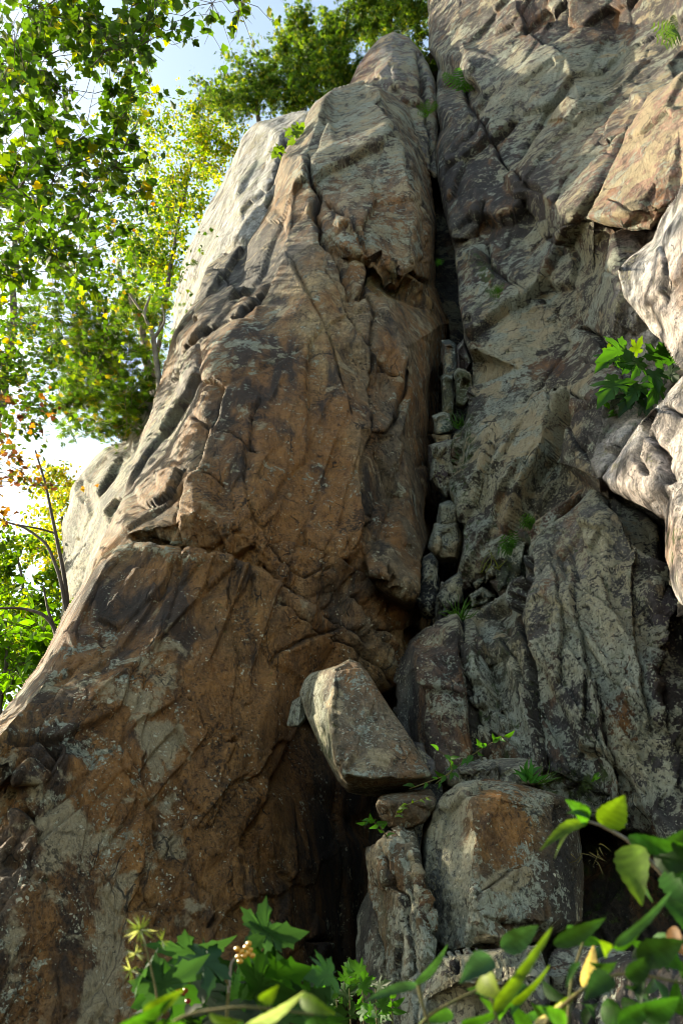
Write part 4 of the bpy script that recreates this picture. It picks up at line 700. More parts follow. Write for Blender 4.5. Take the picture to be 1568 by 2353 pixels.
def tree(name, label, trunk, r0, regs, leaves, tpl, lsize, spread, pal, w, cat='tree', up=.55, down=.3, limb=.5, nsolo=0, tplname='', twig=.004, bark=None, group=None, seed=1, trunkname='trunk', flat=1.0, extra=None):
    rng = np.random.default_rng(seed)
    tk = np.array([p if len(p) == 3 and isinstance(p, np.ndarray) else P(*p) for p in trunk]); root = empty(name, tk[0]); tag(root, label, cat, group)
    # smooth trunk
    t = np.linspace(0, len(tk) - 1, len(tk) * 5); tp = np.stack([np.interp(t, np.arange(len(tk)), tk[:, i]) for i in range(3)], 1)
    for _ in range(3): tp[1:-1] = (tp[:-2] + 2 * tp[1:-1] + tp[2:]) / 4
    tp[1:-1] += rng.normal(size=tp[1:-1].shape) * r0 * .25
    V, F = tubes([(tp, r0 * np.linspace(1.15, .35, len(tp)))], 9); mesh_np(trunkname, V, F, bark or BARK, smooth=True, parent=root)
    cl = blobs3(regs, rng)
    nodes = list(tp[len(tp) // 4:]); nrad = list(r0 * np.linspace(.9, .35, len(nodes))); paths = []
    dk = [np.min(np.linalg.norm(np.array(nodes) - c, axis=1)) for c in cl]
    for i in np.argsort(dk):
        c = cl[i]; A = np.array(nodes); d = np.linalg.norm(A - c, axis=1) + .35 * np.maximum(0, A[:, 2] - c[2]); j = int(np.argmin(d))
        L = np.linalg.norm(A[j] - c); ra = min(nrad[j] * .6, .012 + .018 * L * limb); p = wiggle(A[j], c, max(4, int(L / .35) + 3), .05, .04, rng)
        rr = np.linspace(ra, max(twig, ra * .25), len(p)); paths.append((p, rr)); nodes += list(p[1:]); nrad += list(rr[1:])
    # leaves round each cluster point, along twigs
    n = leaves; ci = rng.integers(0, len(cl), n); ntw = 7; tws = rng.normal(size=(len(cl), ntw, 3)) * spread * np.array([1, 1, .6 * flat]); tws[..., 2] -= .12 * spread
    for i in range(len(cl)):
        for k in range(ntw): paths.append((wiggle(cl[i], cl[i] + tws[i, k] * 1.4, 4, .06, .03, rng), [twig, twig * .8, twig * .6, twig * .4]))
    V, F = tubes(paths, 4); o = mesh_np('branches', V, F, bark or BARK, smooth=True, parent=root); o['kind'] = 'stuff'
    ti = rng.integers(0, ntw, n); s = rng.uniform(.15, 1.5, n)
    pos = cl[ci] + tws[ci, ti] * s[:, None] + rng.normal(size=(n, 3)) * spread * .16
    size = lsize * rng.uniform(.65, 1.25, n); fr = frames(n, up, down, rng)
    if nsolo:
        di = np.linalg.norm(pos - CAM, axis=1) / size; order = np.argsort(di)[:nsolo]; m = np.zeros(n, bool); m[order] = True
        idx = rng.choice(len(pal), nsolo, p=np.array(w) / sum(w)); leaf_parts(tpl, tplname, pos[m], size[m], fr[m], pal, idx, root)
        pos, size, fr = pos[~m], size[~m], fr[~m]
    W, F, C = scatter(tpl, pos, size, fr, colours(pal, w, len(pos), rng)); cr = leafcolmesh('crown', W, F, C, root)
    if nsolo: cr['kind'] = 'stuff'
    return root
GR = [(.030, .075, .010), (.055, .12, .014), (.13, .20, .018), (.30, .29, .02), (.42, .30, .03), (.30, .11, .02)]
# near maple hanging in from the upper left: trunk is left of the frame
tree('maple_tree', 'big leaved maple branches hanging in at the top left with yellow and green leaves', [(-700, 2500, 3.6), (-650, 1800, 4.0), (-520, 900, 4.4), (-330, 200, 4.6), (-200, -150, 4.7)], .11,
     [(70, 60, 110, 90, 3.6, 5.0, 15), (230, 60, 120, 80, 3.6, 4.8, 14), (360, 30, 70, 45, 3.8, 4.6, 6), (290, 150, 50, 70, 3.8, 4.6, 6), (20, 230, 70, 110, 3.6, 4.8, 8), (90, 200, 60, 60, 4, 4.8, 4), (110, 340, 130, 70, 4, 5.2, 11), (250, 300, 70, 60, 4, 5.0, 4), (60, 440, 90, 80, 3.8, 5.0, 9), (260, 420, 90, 90, 4.4, 5.6, 8), (170, 540, 110, 80, 4.4, 5.6, 8), (40, 600, 70, 60, 4.4, 5.4, 6), (540, 22, 30, 22, 4.2, 4.5, 2), (500, 10, 25, 10, 4.2, 4.5, 1), (-560, 1500, 260, 500, 2.6, 4.2, 40), (-700, 900, 300, 300, 3.2, 5.0, 14), (-240, 1280, 120, 260, 5.8, 7.4, 44)],  # off-frame clusters at the end added to shade the foreground and boulders
     5200, MAPLE, .092, .17, GR, [6, 6, 2.2, .7, .2, 0], up=.5, down=.5, nsolo=290, tplname='maple', seed=11)
tree('maple_tree', 'small leaved maple farther back with a dark mossy trunk at the left edge', [(-90, 2400, 9.0), (-60, 1300, 9.2), (-8, 970, 9.5), (14, 850, 9.6), (38, 600, 9.8), (60, 350, 10)], .10,
     [(110, 600, 140, 130, 8, 11, 14), (290, 620, 90, 110, 9, 11.5, 9), (50, 760, 90, 140, 7.5, 10, 12), (200, 760, 110, 100, 9, 12, 8), (30, 930, 70, 90, 7.5, 9.5, 8), (330, 470, 80, 110, 9, 12, 9), (300, 300, 50, 60, 9, 12, 3), (60, 60, 70, 60, 8, 11, 2), (180, 450, 150, 50, 9, 11, 6)],
     4700, MAPLE, .075, .30, GR, [6, 5, 2.2, .6, .25, .1], up=.5, down=.3, seed=12, nsolo=0)
tree('autumn_sapling', 'thin sapling with rusty purple and orange leaves against the white sky at left', [(-160, 2300, 7.5), (-120, 1500, 7.6), (-60, 1250, 7.7), (-20, 1050, 7.8)], .03,
     [(15, 1060, 30, 60, 7, 8.2, 5), (60, 1110, 60, 14, 7, 8.2, 3), (20, 960, 50, 40, 7, 8.2, 4), (20, 1190, 25, 15, 7, 8, 2), (100, 940, 40, 50, 7.5, 9, 3)], 260, MAPLE, .065, .13, [(.10, .03, .03), (.25, .10, .02), (.30, .20, .03), (.07, .10, .02)], [3, 3, 2, 2], seed=13, twig=.003)
YG = [(.10, .20, .015), (.20, .30, .02), (.34, .36, .02), (.42, .36, .04)]
tree('birch_tree', 'sunny yellow green tree leaning against the pale slab', [(330, 1200, 17.0), (345, 950, 17.6), (370, 750, 18.0), (400, 560, 18.4), (440, 380, 18.8)], .10,
     [(430, 300, 70, 60, 18.0, 20.0, 9), (380, 400, 70, 90, 18.0, 20.5, 12), (470, 360, 50, 60, 18.5, 20.0, 7), (350, 540, 70, 90, 18.0, 20.5, 12), (330, 660, 60, 90, 17.5, 20.0, 10), (420, 470, 40, 60, 18.2, 20.0, 6), (480, 250, 60, 40, 18.5, 20.5, 6), (380, 620, 25, 50, 18.0, 19.5, 5), (340, 250, 50, 50, 18.0, 20.0, 5), (500, 330, 45, 45, 18.4, 19.6, 6)],
     14000, OVAL, .13, .46, YG, [3, 4, 3, 1.2], up=.35, seed=14, twig=.006)
DG = [(.04, .09, .018), (.08, .16, .022), (.15, .23, .03), (.28, .30, .05)]
for k, (b, rg, lb, n) in enumerate([
    ([(700, 330, 17), (690, 180, 17.2), (690, 60, 17.5)], [(690, 130, 60, 90, 16.4, 18, 9), (650, 190, 60, 50, 16.2, 18, 7), (720, 200, 50, 40, 16.2, 17.6, 6), (690, 30, 30, 60, 16.6, 18, 4)], 'grey green cedar on the clifftop, one leaning over the pale slab', 7500),
    ([(780, 290, 16.6), (790, 120, 17), (800, 0, 17.3)], [(770, 100, 60, 60, 16, 18, 9), (790, 165, 55, 35, 15.8, 17.6, 7), (800, 30, 50, 60, 16.4, 18, 8), (740, 130, 40, 50, 16, 17.6, 5)], 'dense cedar on the clifftop just left of the rock knob', 8500),
    ([(900, 240, 17), (900, 60, 17.4), (900, -80, 17.8)], [(900, 40, 60, 50, 16.8, 18.5, 9), (940, 80, 45, 45, 16.6, 18, 7), (860, 60, 45, 50, 16.6, 18, 7), (930, 0, 60, 40, 16.8, 18.5, 7), (960, 130, 30, 40, 16.6, 17.8, 4)], 'dark green cedar rising behind the rock knob', 9000),
    ([(600, 340, 17.2), (590, 240, 17.3), (585, 170, 17.5)], [(600, 215, 50, 45, 16.6, 18, 6), (545, 230, 45, 45, 16.6, 18, 7), (500, 220, 50, 35, 16.6, 18.5, 7), (640, 150, 45, 50, 16.6, 18, 6), (590, 170, 40, 30, 16.6, 18, 4)], 'thin feathery shrub on the clifftop above the head of the pale slab', 4200)]):
    tree('cedar_tree', lb, b, .09, rg, n, SPRAY, .17, .40, DG, [3, 4, 3, 1], up=.35, down=.5, seed=20 + k, twig=.006, group='trees along the clifftop')
tree('cedar_tree', 'cedar with flat drooping sprays growing from the low ledge left of the buttress', [(330, 930, 12.6), (345, 860, 12.7), (330, 760, 12.6), (300, 690, 12.4), (270, 600, 12.4)], .10,
     [(290, 820, 70, 70, 11.4, 13.4, 10), (210, 830, 80, 60, 11, 13, 9), (230, 920, 80, 50, 11, 12.8, 8), (300, 900, 50, 40, 11.4, 12.6, 5), (180, 740, 90, 60, 11, 13.4, 7), (330, 720, 50, 60, 12, 13.6, 6), (270, 960, 40, 50, 11.4, 12.4, 4), (160, 900, 40, 60, 11, 12.4, 4)],
     4800, SPRAY, .15, .38, [(.04, .08, .018), (.07, .15, .022), (.15, .24, .03), (.32, .26, .03)], [3, 4, 3, .8], up=.6, down=.4, seed=30, twig=.006, bark=DEADWOOD)
for k, (b, rg, lb, n, pal, ls) in enumerate([
    ([(150, 1700, 14), (60, 1400, 14.5), (40, 1250, 15)], [(40, 1400, 60, 90, 13, 16, 12), (110, 1380, 40, 70, 13, 15, 6), (30, 1300, 60, 60, 13, 16, 8), (60, 1500, 60, 50, 13, 15, 8)], 'leafy green tree filling the gap at the left edge below the low rock', 6500, [(.05, .12, .015), (.12, .24, .02), (.25, .33, .03)], .11),
    ([(200, 1500, 15), (150, 1300, 15.5), (140, 1150, 16)], [(130, 1180, 50, 60, 15, 17, 8), (100, 1270, 60, 50, 15, 17, 7), (150, 1110, 30, 30, 14.6, 16, 4)], 'pale yellow leafed tree against the sky left of the low rock', 2600, [(.16, .26, .03), (.34, .34, .04), (.42, .34, .06)], .11),
    ([(0, 1750, 11), (0, 1600, 11.5), (20, 1480, 12)], [(30, 1560, 50, 50, 11, 13, 8), (10, 1480, 40, 40, 11, 13, 6), (90, 1470, 30, 30, 11, 12.5, 4)], 'broad leaved bright green bush above the left edge of the brown rock', 900, [(.06, .16, .012), (.10, .24, .02)], .17)]):
    tree('leafy_tree' if k < 2 else 'bush', lb, b, .05, rg, n, OVAL, ls, .34, pal, [3, 4, 2][:len(pal)], cat='tree' if k < 2 else 'bush', up=.4, seed=40 + k, twig=.005)
# bare stems at the left
def bare(name, label, paths, r, mat=None):
    root = empty(name, P(*paths[0][0])); tag(root, label, 'tree')
    for i, pl in enumerate(paths):
        a = np.array([P(*p) for p in pl]); t = np.linspace(0, len(a) - 1, len(a) * 5); q = np.stack([np.interp(t, np.arange(len(a)), a[:, k]) for k in range(3)], 1)
        for _ in range(3): q[1:-1] = (q[:-2] + 2 * q[1:-1] + q[2:]) / 4
        V, F = tubes([(q, np.linspace(r[i], r[i] * .3, len(q)))], 7); mesh_np('trunk' if i == 0 else 'branch', V, F, mat or BARK, smooth=True, parent=root)
    return root
bare('bare_sapling', 'dark bare stem curving up in front of the low grey rock at left', [[(205, 1600, 9.6), (158, 1420, 10), (150, 1330, 10), (125, 1210, 10.1), (105, 1110, 10.2), (82, 1035, 10.3)], [(128, 1225, 10.1), (95, 1215, 10.1), (40, 1205, 10), (-20, 1190, 10)], [(112, 1140, 10.2), (90, 1110, 10.2), (60, 1100, 10.3)]], [.042, .018, .008])
bare('bare_sapling', 'dark bent branch reaching in from the left edge below the curved stem', [[(170, 1660, 9.3), (140, 1520, 9.4), (126, 1440, 9.5), (100, 1410, 9.5), (50, 1396, 9.6), (-30, 1398, 9.6)], [(128, 1450, 9.5), (110, 1400, 9.5), (100, 1345, 9.6)], [(156, 1420, 9.6), (140, 1330, 9.6), (110, 1250, 9.7), (60, 1212, 9.8), (0, 1195, 9.9)]], [.04, .026, .032])
bare('dead_snag', 'pale twisted dead snag on the ledge beside the upper left of the buttress', [[(372, 930, 11.2), (362, 850, 11.5), (352, 770, 11.7), (330, 720, 11.8), (345, 680, 11.9)], [(352, 780, 11.7), (380, 740, 11.7), (372, 700, 11.8)], [(340, 735, 11.8), (300, 680, 11.8), (270, 630, 11.9)]], [.07, .04, .035], DEADWOOD)

# ------------------------------------------------------------------ hand placed leaves
def strip_leaf(name, parent, b, t, w, col, roll=0.0, bend=.12, n=9, fine=False, kind='ovate', side=0.0, thick=.0006, fold=.25):
    """b, t world points of base and tip; w width in metres"""
    b = np.asarray(b, float); t = np.asarray(t, float); d = t - b; L = np.linalg.norm(d); d /= L
    tc = CAM - b; tc -= (tc @ d) * d; tc /= np.linalg.norm(tc); s = np.cross(d, tc)
    nrm = tc * math.cos(roll) + s * math.sin(roll); s = np.cross(d, nrm)
    T = np.linspace(0, 1, n + 1); V = []; F = []
    for k, x in enumerate(T):
        if kind == 'ovate': hw = math.sin(math.pi * min(1, x ** .75)) ** .8 * (1 - .25 * x)
        elif kind == 'blade': hw = min(1, x * 6 + .35) * (1 - x) ** .55
        else: hw = math.sin(math.pi * x) ** .7
        hw *= w / 2 * (1 + .06 * math.sin(x * 40)); c = b + d * L * x + nrm * bend * L * (4 * x * (1 - x)) + s * side * L * 4 * x * (1 - x)
        for j, y in enumerate((-1, -.5, 0, .5, 1)): V.append(c + s * hw * y + nrm * hw * fold * (abs(y) - .12 * (j % 2)))
    for k in range(n):
        for j in range(4): a = k * 5 + j; F.append((a, a + 1, a + 6, a + 5))
    V = np.array(V); C = np.tile(col, (len(V), 1)) * (1 + .12 * np.array([0, 1, -1.2, 1, 0] * (n + 1)))[:, None]
    xx = np.repeat(T, 5); yy = np.tile(np.abs([-1, -.5, 0, .5, 1]), n + 1)
    if fine: C = C * (1 + .15 * np.sin(xx * 44 - yy * 4.2))[:, None]; bl_ = fbm(V * 60, 3, 3); C = C * (1 + .9 * bl_)[:, None]
    return mesh_np(name, V, F, LEAF, {'leafcol': C}, smooth=True, parent=parent)
def maple_leaf(parent, b, t, w, col, roll=0, name='leaf'):
    b = np.asarray(b, float); t = np.asarray(t, float); d = t - b; L = np.linalg.norm(d); d /= L
    tc = CAM - b; tc -= (tc @ d) * d; tc /= np.linalg.norm(tc); s = np.cross(d, tc); nrm = tc * math.cos(roll) + s * math.sin(roll); s = np.cross(d, nrm)
    half = [(0, 0), (.06, .03), (.14, -.08), (.27, -.11), (.34, -.06), (.50, -.10), (.44, .02), (.47, .08), (.35, .13), (.44, .20), (.56, .22), (.60, .31), (.74, .40), (.60, .42), (.52, .49), (.42, .42), (.30, .40), (.22, .40), (.28, .53), (.25, .62), (.31, .70), (.18, .74), (.12, .84), (0, 1)]
    pts = half + [(-x, y) for x, y in half[-2:0:-1]]; n = len(pts)
    ctr = np.array([0, .3]); V = [ctr]; 
    V += [ctr + (np.array(p) - ctr) * .5 for p in pts]; V += [np.array(p) for p in pts]
    F = [(0, 1 + i, 1 + (i + 1) % n, 1 + (i + 1) % n) for i in range(n)]; T3 = [(0, 1 + i, 1 + (i + 1) % n) for i in range(n)]
    for i in range(n): j = (i + 1) % n; T3 += [(1 + i, 1 + n + i, 1 + n + j), (1 + i, 1 + n + j, 1 + j)]
    V = np.array(V); vein = np.abs(np.sin(np.arctan2(V[:, 0], V[:, 1] + .05) * 2.6))
    z = .10 * vein * np.hypot(V[:, 0], V[:, 1] - .1) - .22 * (np.hypot(V[:, 0], V[:, 1] - .3)) ** 2
    W = b + L * V[:, 1:2] * d + w * V[:, 0:1] * s + L * z[:, None] * nrm
    C = np.tile(col, (len(V), 1)) * (.85 + .3 * vein)[:, None]
    return mesh_np(name, W, np.array(T3), LEAF, {'leafcol': C}, smooth=False, parent=parent)
def stem(parent, pts, r0, r1, mat=None, name='stem'):
    a = np.array([P(*p) for p in pts]); t = np.linspace(0, len(a) - 1, len(a) * 4); q = np.stack([np.interp(t, np.arange(len(a)), a[:, k]) for k in range(3)], 1)
    for _ in range(2): q[1:-1] = (q[:-2] + 2 * q[1:-1] + q[2:]) / 4
    V, F = tubes([(q, np.linspace(r0, r1, len(q)))], 6); return mesh_np(name, V, F, mat or STEM, smooth=True, parent=parent)
def plant(name, label, base, cat='plant', group=None):
    o = empty(name, P(*base)); return tag(o, label, cat, group)
def px(n, Y, v): return n / FPX * Y / dY(v) # picture px -> metres at that distance

G = (.022, .085, .014); GB = (.032, .11, .014); GY = (.075, .135, .014); GD = (.010, .035, .009); GT = (.02, .06, .03)
# sprig of maple on the right wall
sp = plant('maple_seedling', 'bright green maple seedling rooted in the sunny notch of the right wall', (1480, 955, 6.3))
stem(sp, [(1480, 955, 6.35), (1468, 905, 6.2), (1440, 850, 6.1), (1410, 825, 6.0)], .006, .003); stem(sp, [(1470, 910, 6.2), (1500, 860, 6.0), (1530, 830, 5.9)], .005, .002)
for (u0, v0, u1, v1, c, rl) in [(1412, 812, 1366, 850, GB, .5), (1440, 800, 1372, 826, GB, .2), (1455, 810, 1478, 770, GY, .9), (1450, 850, 1436, 798, G, .3), (1470, 830, 1452, 870, G, -.2), (1425, 868, 1370, 930, GB, .5), (1468, 880, 1440, 932, G, .3), (1500, 850, 1512, 900, G, -.2), (1530, 830, 1560, 790, G, .6), (1500, 830, 1535, 780, G, .2), (1530, 850, 1560, 880, GD, .1), (1460, 900, 1420, 950, GD, .4), (1510, 880, 1490, 935, G, -.4), (1475, 920, 1500, 960, GD, .2), (1390, 810, 1430, 790, GY, 1.0)]:
    Yb = 5.95 + .15 * rl; L = math.hypot(u1 - u0, v1 - v0) * 1.15; maple_leaf(sp, P(u0, v0, Yb), P(u1, v1, Yb - .1), px(L * .8, Yb, v0), c, rl)
for (lb, base, lv) in [('pair of sunlit maple leaves on the edge of the pale slab', (690, 325, 12.1), [(690, 310, 668, 282), (678, 322, 660, 332), (688, 300, 700, 280), (672, 300, 655, 312)]), ('lower small maple sprig on the face of the pale slab', (650, 372, 11.9), [(640, 350, 628, 336), (636, 352, 625, 362), (642, 345, 652, 336)])]:
    s_ = plant('maple_seedling', lb, base); stem(s_, [base, (lv[0][0], lv[0][1], base[2] - .25)], .008, .004)
    for (a, b_, c, d) in lv: maple_leaf(s_, P(a, b_, base[2] - .3), P(c, d, base[2] - .4), px(26, base[2], b_), GY, .4)
def fern(label, base, n, L, col, seed, spreadang=(-80, 80)):
    rng = np.random.default_rng(seed); o = plant('fern', label, base, 'fern')
    for k in range(n):
        a = R(spreadang[0] + (spreadang[1] - spreadang[0]) * (k + .5) / n + rng.uniform(-8, 8)); l = L * rng.uniform(.7, 1.1); b = P(*base); m = 9; V = []; F = []
        end = P(base[0] + math.sin(a) * l, base[1] - math.cos(a) * l, base[2] - rng.uniform(.1, .3)); d = end - b; LL = np.linalg.norm(d); d /= LL; s = np.cross(d, CAM - b); s /= np.linalg.norm(s); nr = np.cross(s, d)
        for i in range(1, m):
            x = i / m; c = b + d * LL * x + nr * .15 * LL * 4 * x * (1 - x); w = LL * .20 * math.sin(math.pi * (x * .85 + .1))
            for sg in (-1, 1):
                tip = c + s * sg * w + d * w * .45 - nr * w * .2; h = d * LL * .022; j = len(V); V += [c - h, c + h, (c + tip) / 2 + h * 1.5, tip, (c + tip) / 2 - h * 1.5]; F += [(j, j + 1, j + 2), (j, j + 2, j + 3), (j, j + 3, j + 4)]
        V = np.array(V); mesh_np('frond', V, F, LEAF, {'leafcol': np.tile(np.array(col) * rng.uniform(.8, 1.3), (len(V), 1))}, parent=o)
fern('fern tuft in the hollow beside the top of the right wall', (1058, 212, 12.0), 9, 56, (.05, .16, .02), 1, (-50, 65))
fern('small fern low in the notch right of the rock knob', (984, 262, 12.1), 6, 36, (.07, .18, .02), 2, (-95, 60))
fern('tiny fern in the black part of the cleft', (1008, 604, 9.8), 4, 16, (.03, .10, .02), 3)
fern('little fern growing on the diagonal joint under the right wall', (1175, 1262, 6.7), 6, 44, (.03, .10, .02), 4, (-110, 20))
fern('green plant drooping from the joint at the corner of the wall', (1222, 1205, 6.55), 5, 34, (.03, .09, .015), 5, (-110, -10))
fern('ferny green weed in the dark corner at the top right', (1552, 78, 7.6), 6, 60, (.04, .08, .02), 6, (-150, 0))
fern('moss green fern on the ledge under the diagonal overhang', (1146, 672, 8.4), 5, 26, (.035, .09, .015), 7, (-120, 30))
def tuft(label, base, n, L, col, seed, name='grass_tuft', cat='grass', wpx=3, ang=(-75, 75), kind='blade', jit=10, blade='blade'):
    rng = np.random.default_rng(seed); o = plant(name, label, base, cat)
    for k in range(n):
        a = R(rng.uniform(*ang)); l = L * rng.uniform(.55, 1.1); u = base[0] + rng.uniform(-jit, jit); v = base[1] + rng.uniform(-jit, jit) * .3
        strip_leaf(blade, o, P(u, v, base[2]), P(u + math.sin(a) * l, v - math.cos(a) * l, base[2] - rng.uniform(.02, .15)), px(wpx, base[2], v), np.array(col) * rng.uniform(.6, 1.5), roll=rng.uniform(-.9, .9), bend=rng.uniform(-.1, .25), n=5, kind=kind, side=rng.uniform(-.15, .15))
    return o
tuft('tuft of long grass on the mossy ledge below the cleft stones', (1056, 1425, 6.9), 26, 62, (.05, .13, .02), 1)
tuft('grass hanging in the cleft beside the square stones', (1058, 985, 8.35), 20, 48, (.03, .09, .015), 2, jit=14)
tuft('thin straw and grass under the diagonal joint', (1130, 1310, 6.9), 9, 56, (.13, .14, .04), 3, jit=30)
tuft('dark green plant with narrow leaves on the ledge under the lichen slab', (1212, 1790, 4.95), 14, 50, (.03, .12, .03), 4, 'leafy_plant', 'plant', 13, (-85, 85), 'ovate', 4, 'leaf')
tuft('small green weed in the moss at the foot of the lichen slab', (1362, 1790, 4.75), 5, 22, (.04, .12, .02), 5, 'leafy_plant', 'plant', 8, (-70, 70), 'ovate', 3, 'leaf')
tuft('blades of grass beside the narrow leaved plant', (1240, 1800, 4.95), 12, 60, (.04, .09, .02), 6)
tuft('dangling dry straws on the shaded earth under the slab', (1330, 1960, 4.9), 14, 44, (.20, .15, .06), 7, ang=(100, 250), jit=70)
def vine(label, pts, Y, nl, L, seed, col=GB):
    rng = np.random.default_rng(seed); o = plant('creeping_vine', label, (*pts[0], Y), 'vine'); q = [(u, v, Y - .05 * i) for i, (u, v) in enumerate(pts)]; stem(o, q, .004, .0015)
    for k in range(nl):
        t = (k + .5) / nl * (len(pts) - 1); i = int(t); f = t - i; u = pts[i][0] * (1 - f) + pts[i + 1][0] * f; v = pts[i][1] * (1 - f) + pts[i + 1][1] * f; a = rng.uniform(0, 6.28); l = L * rng.uniform(.6, 1.2)
        strip_leaf('leaf', o, P(u, v, Y - .05 * t), P(u + l * math.cos(a), v + l * math.sin(a) * .8, Y - .05 * t - .05), px(l * .42, Y, v), np.array(col) * rng.uniform(.6, 1.4), roll=rng.uniform(-.8, .8), n=4)
vine('thin vine trailing over the flat ledge stone by the tilted boulder', [(940, 1812), (1000, 1790), (1040, 1775), (1030, 1740), (1000, 1720)], 4.9, 9, 26, 1)
vine('green vine climbing in front of the upright brown block', [(1000, 1800), (1050, 1760), (1090, 1730), (1130, 1705), (1160, 1690)], 5.0, 14, 30, 2)
vine('small yellowish vine on the squat stone under the tilted boulder', [(985, 1830), (945, 1845), (915, 1855), (905, 1880)], 4.6, 8, 20, 3, GY)
vine('sprig hanging over the black gap left of the split slab', [(890, 1925), (870, 1895), (850, 1885), (838, 1890)], 4.6, 10, 24, 4)
vine('leafy weed at the lip of the wall below the maple seedling', [(1440, 1000), (1430, 960), (1400, 930), (1395, 955)], 6.3, 8, 26, 5)

# foreground plants, within arm's reach of the camera
fp = plant('thimbleberry_plant', 'broad leaved green plant with yellow berry stalk at the bottom left', (520, 2620, 1.3))
YF = 1.45
for (u0, v0, u1, v1, w, c, rl, dy) in [
    (575, 2140, 706, 2152, 130, GT, .15, 0), (640, 2150, 560, 2115, 90, GT, .3, 0), (440, 2210, 330, 2158, 110, G, .5, .1), (400, 2190, 545, 2165, 110, GT, .5, 0), (505, 2205, 380, 2230, 120, GT, .2, -.05), (330, 2290, 480, 2200, 90, GT, -.3, -.1),
    (600, 2235, 715, 2232, 150, G, .1, .05), (560, 2250, 690, 2300, 140, G, .2, .05), (480, 2260, 420, 2330, 130, GD, .3, .05), (430, 2250, 300, 2310, 120, G, -.3, 0), (640, 2260, 560, 2340, 150, GD, .1, .15), (700, 2290, 790, 2350, 110, G, .3, .2), (560, 2180, 640, 2240, 90, GD, -.4, .1),
    (380, 2300, 330, 2360, 130, GD, .4, .1), (520, 2300, 470, 2390, 150, GD, .2, .1), (350, 2200, 300, 2290, 60, GT, 1.0, -.1), (650, 2320, 620, 2400, 150, G, 0, .1), (740, 2230, 700, 2290, 90, GD, .2, .3)]:
    maple_leaf(fp, P(u0, v0, YF + dy), P(u1, v1, YF + dy - .03), px(w, YF, v0), c, rl + .65)
stem(fp, [(520, 2500, 1.42), (522, 2300, 1.42), (528, 2260, 1.42), (505, 2235, 1.42), (440, 2218, 1.42)], .0035, .002); stem(fp, [(525, 2280, 1.42), (530, 2210, 1.42), (552, 2190, 1.42)], .003, .0015, DEADWOOD)
rngp = np.random.default_rng(21)
for k in range(44):
    u = rngp.uniform(330, 800); v = rngp.uniform(2235, 2400) + max(0, 380 - u) * .6; a = rngp.uniform(-3.3, .2); l = rngp.uniform(55, 95); Y = rngp.uniform(1.5, 2.0)
    maple_leaf(fp, P(u, v, Y), P(u + l * math.cos(a), v + l * math.sin(a) * .6, Y - .05), px(l * 1.25, Y, v), np.array((GD, G, GT)[k % 3]) * rngp.uniform(.7, 1.4), rngp.uniform(.1, 1.0))
def berries(parent, spots, Y, r, col, name='berry'):
    m, t = newmat(name + '_skin'); b = nn(t, 'ShaderNodeBsdfPrincipled', _Roughness=.35); b.inputs['Base Color'].default_value = (*col, 1); o_ = nn(t, 'ShaderNodeOutputMaterial'); t.links.new(b.outputs[0], o_.inputs[0])
    for (u, v) in spots:
        import bmesh
        bm = bmesh.new(); bmesh.ops.create_icosphere(bm, subdivisions=2, radius=r)
        for vv_ in bm.verts: vv_.co *= 1 + .12 * math.sin(vv_.co.x * 3000) + .1 * math.cos(vv_.co.z * 2500)
        me = bpy.data.meshes.new(name); bm.to_mesh(me); bm.free(); me.materials.append(m); o = bpy.data.objects.new(name, me); COL.objects.link(o); o.parent = parent; o.location = Vector(P(u, v, Y)) - parent.location
berries(fp, [(548, 2198), (556, 2186), (562, 2196), (570, 2190), (552, 2208), (566, 2176), (575, 2182), (545, 2180), (580, 2195), (572, 2168)], 1.38, .0042, (.50, .24, .03))
berries(fp, [(410, 2272), (426, 2276), (432, 2300), (338, 2252), (419, 2284)], 1.40, .004, (.30, .02, .02))
fl = plant('spiky_wildflower', 'pale spiky needle leaved flower head on a thin stem at bottom left', (372, 2560, 1.25), 'flower')
stem(fl, [(372, 2500, 1.25), (362, 2290, 1.25), (342, 2200, 1.25), (325, 2140, 1.25)], .002, .001)
rngf = np.random.default_rng(5)
for (cu, cv_, n, L) in [(322, 2135, 54, 40), (312, 2190, 20, 30), (300, 2228, 16, 32), (372, 2160, 12, 30)]:
    for k in range(n):
        a = rngf.uniform(0, 6.28); l = L * rngf.uniform(.5, 1.1); strip_leaf('needle', fl, P(cu, cv_, 1.24), P(cu + l * math.cos(a), cv_ + l * math.sin(a), 1.24 - rngf.uniform(-.02, .03)), px(2.2, 1.24, cv_), (.09, .13, .04) if rngf.random() < .75 else (.42, .44, .32), n=3, kind='blade', bend=.05)
nb_ = plant('leafy_sprig', 'blurred yellow green leaves close to the lens along the bottom edge left of centre', (480, 2600, .75))
for (u0, v0, u1, v1, w, c, rl, Y) in [(330, 2330, 425, 2270, 42, GY, .2, .8), (250, 2380, 400, 2290, 46, GB, .4, .8), (560, 2360, 700, 2275, 34, (.25, .33, .22), .5, .75), (600, 2300, 640, 2262, 36, GY, .3, .8), (690, 2290, 770, 2330, 40, GY, .2, .85), (430, 2360, 330, 2345, 34, GB, -.4, .8), (700, 2350, 830, 2370, 40, GB, .2, .85), (480, 2330, 560, 2345, 26, GY, .6, .8)]:  # palest leaf has its highlight painted into the colour
    strip_leaf('leaf', nb_, P(u0, v0, Y), P(u1, v1, Y - .02), px(w, Y, v0), c, roll=rl, n=20, fine=True)
stem(nb_, [(300, 2420, .8), (420, 2330, .8), (560, 2310, .78), (720, 2330, .8)], .0016, .001)
mid = plant('ground_weeds', 'dark green lobed weeds in the black gap at the bottom centre', (790, 2500, 3.0), 'weeds')
rngm = np.random.default_rng(8)
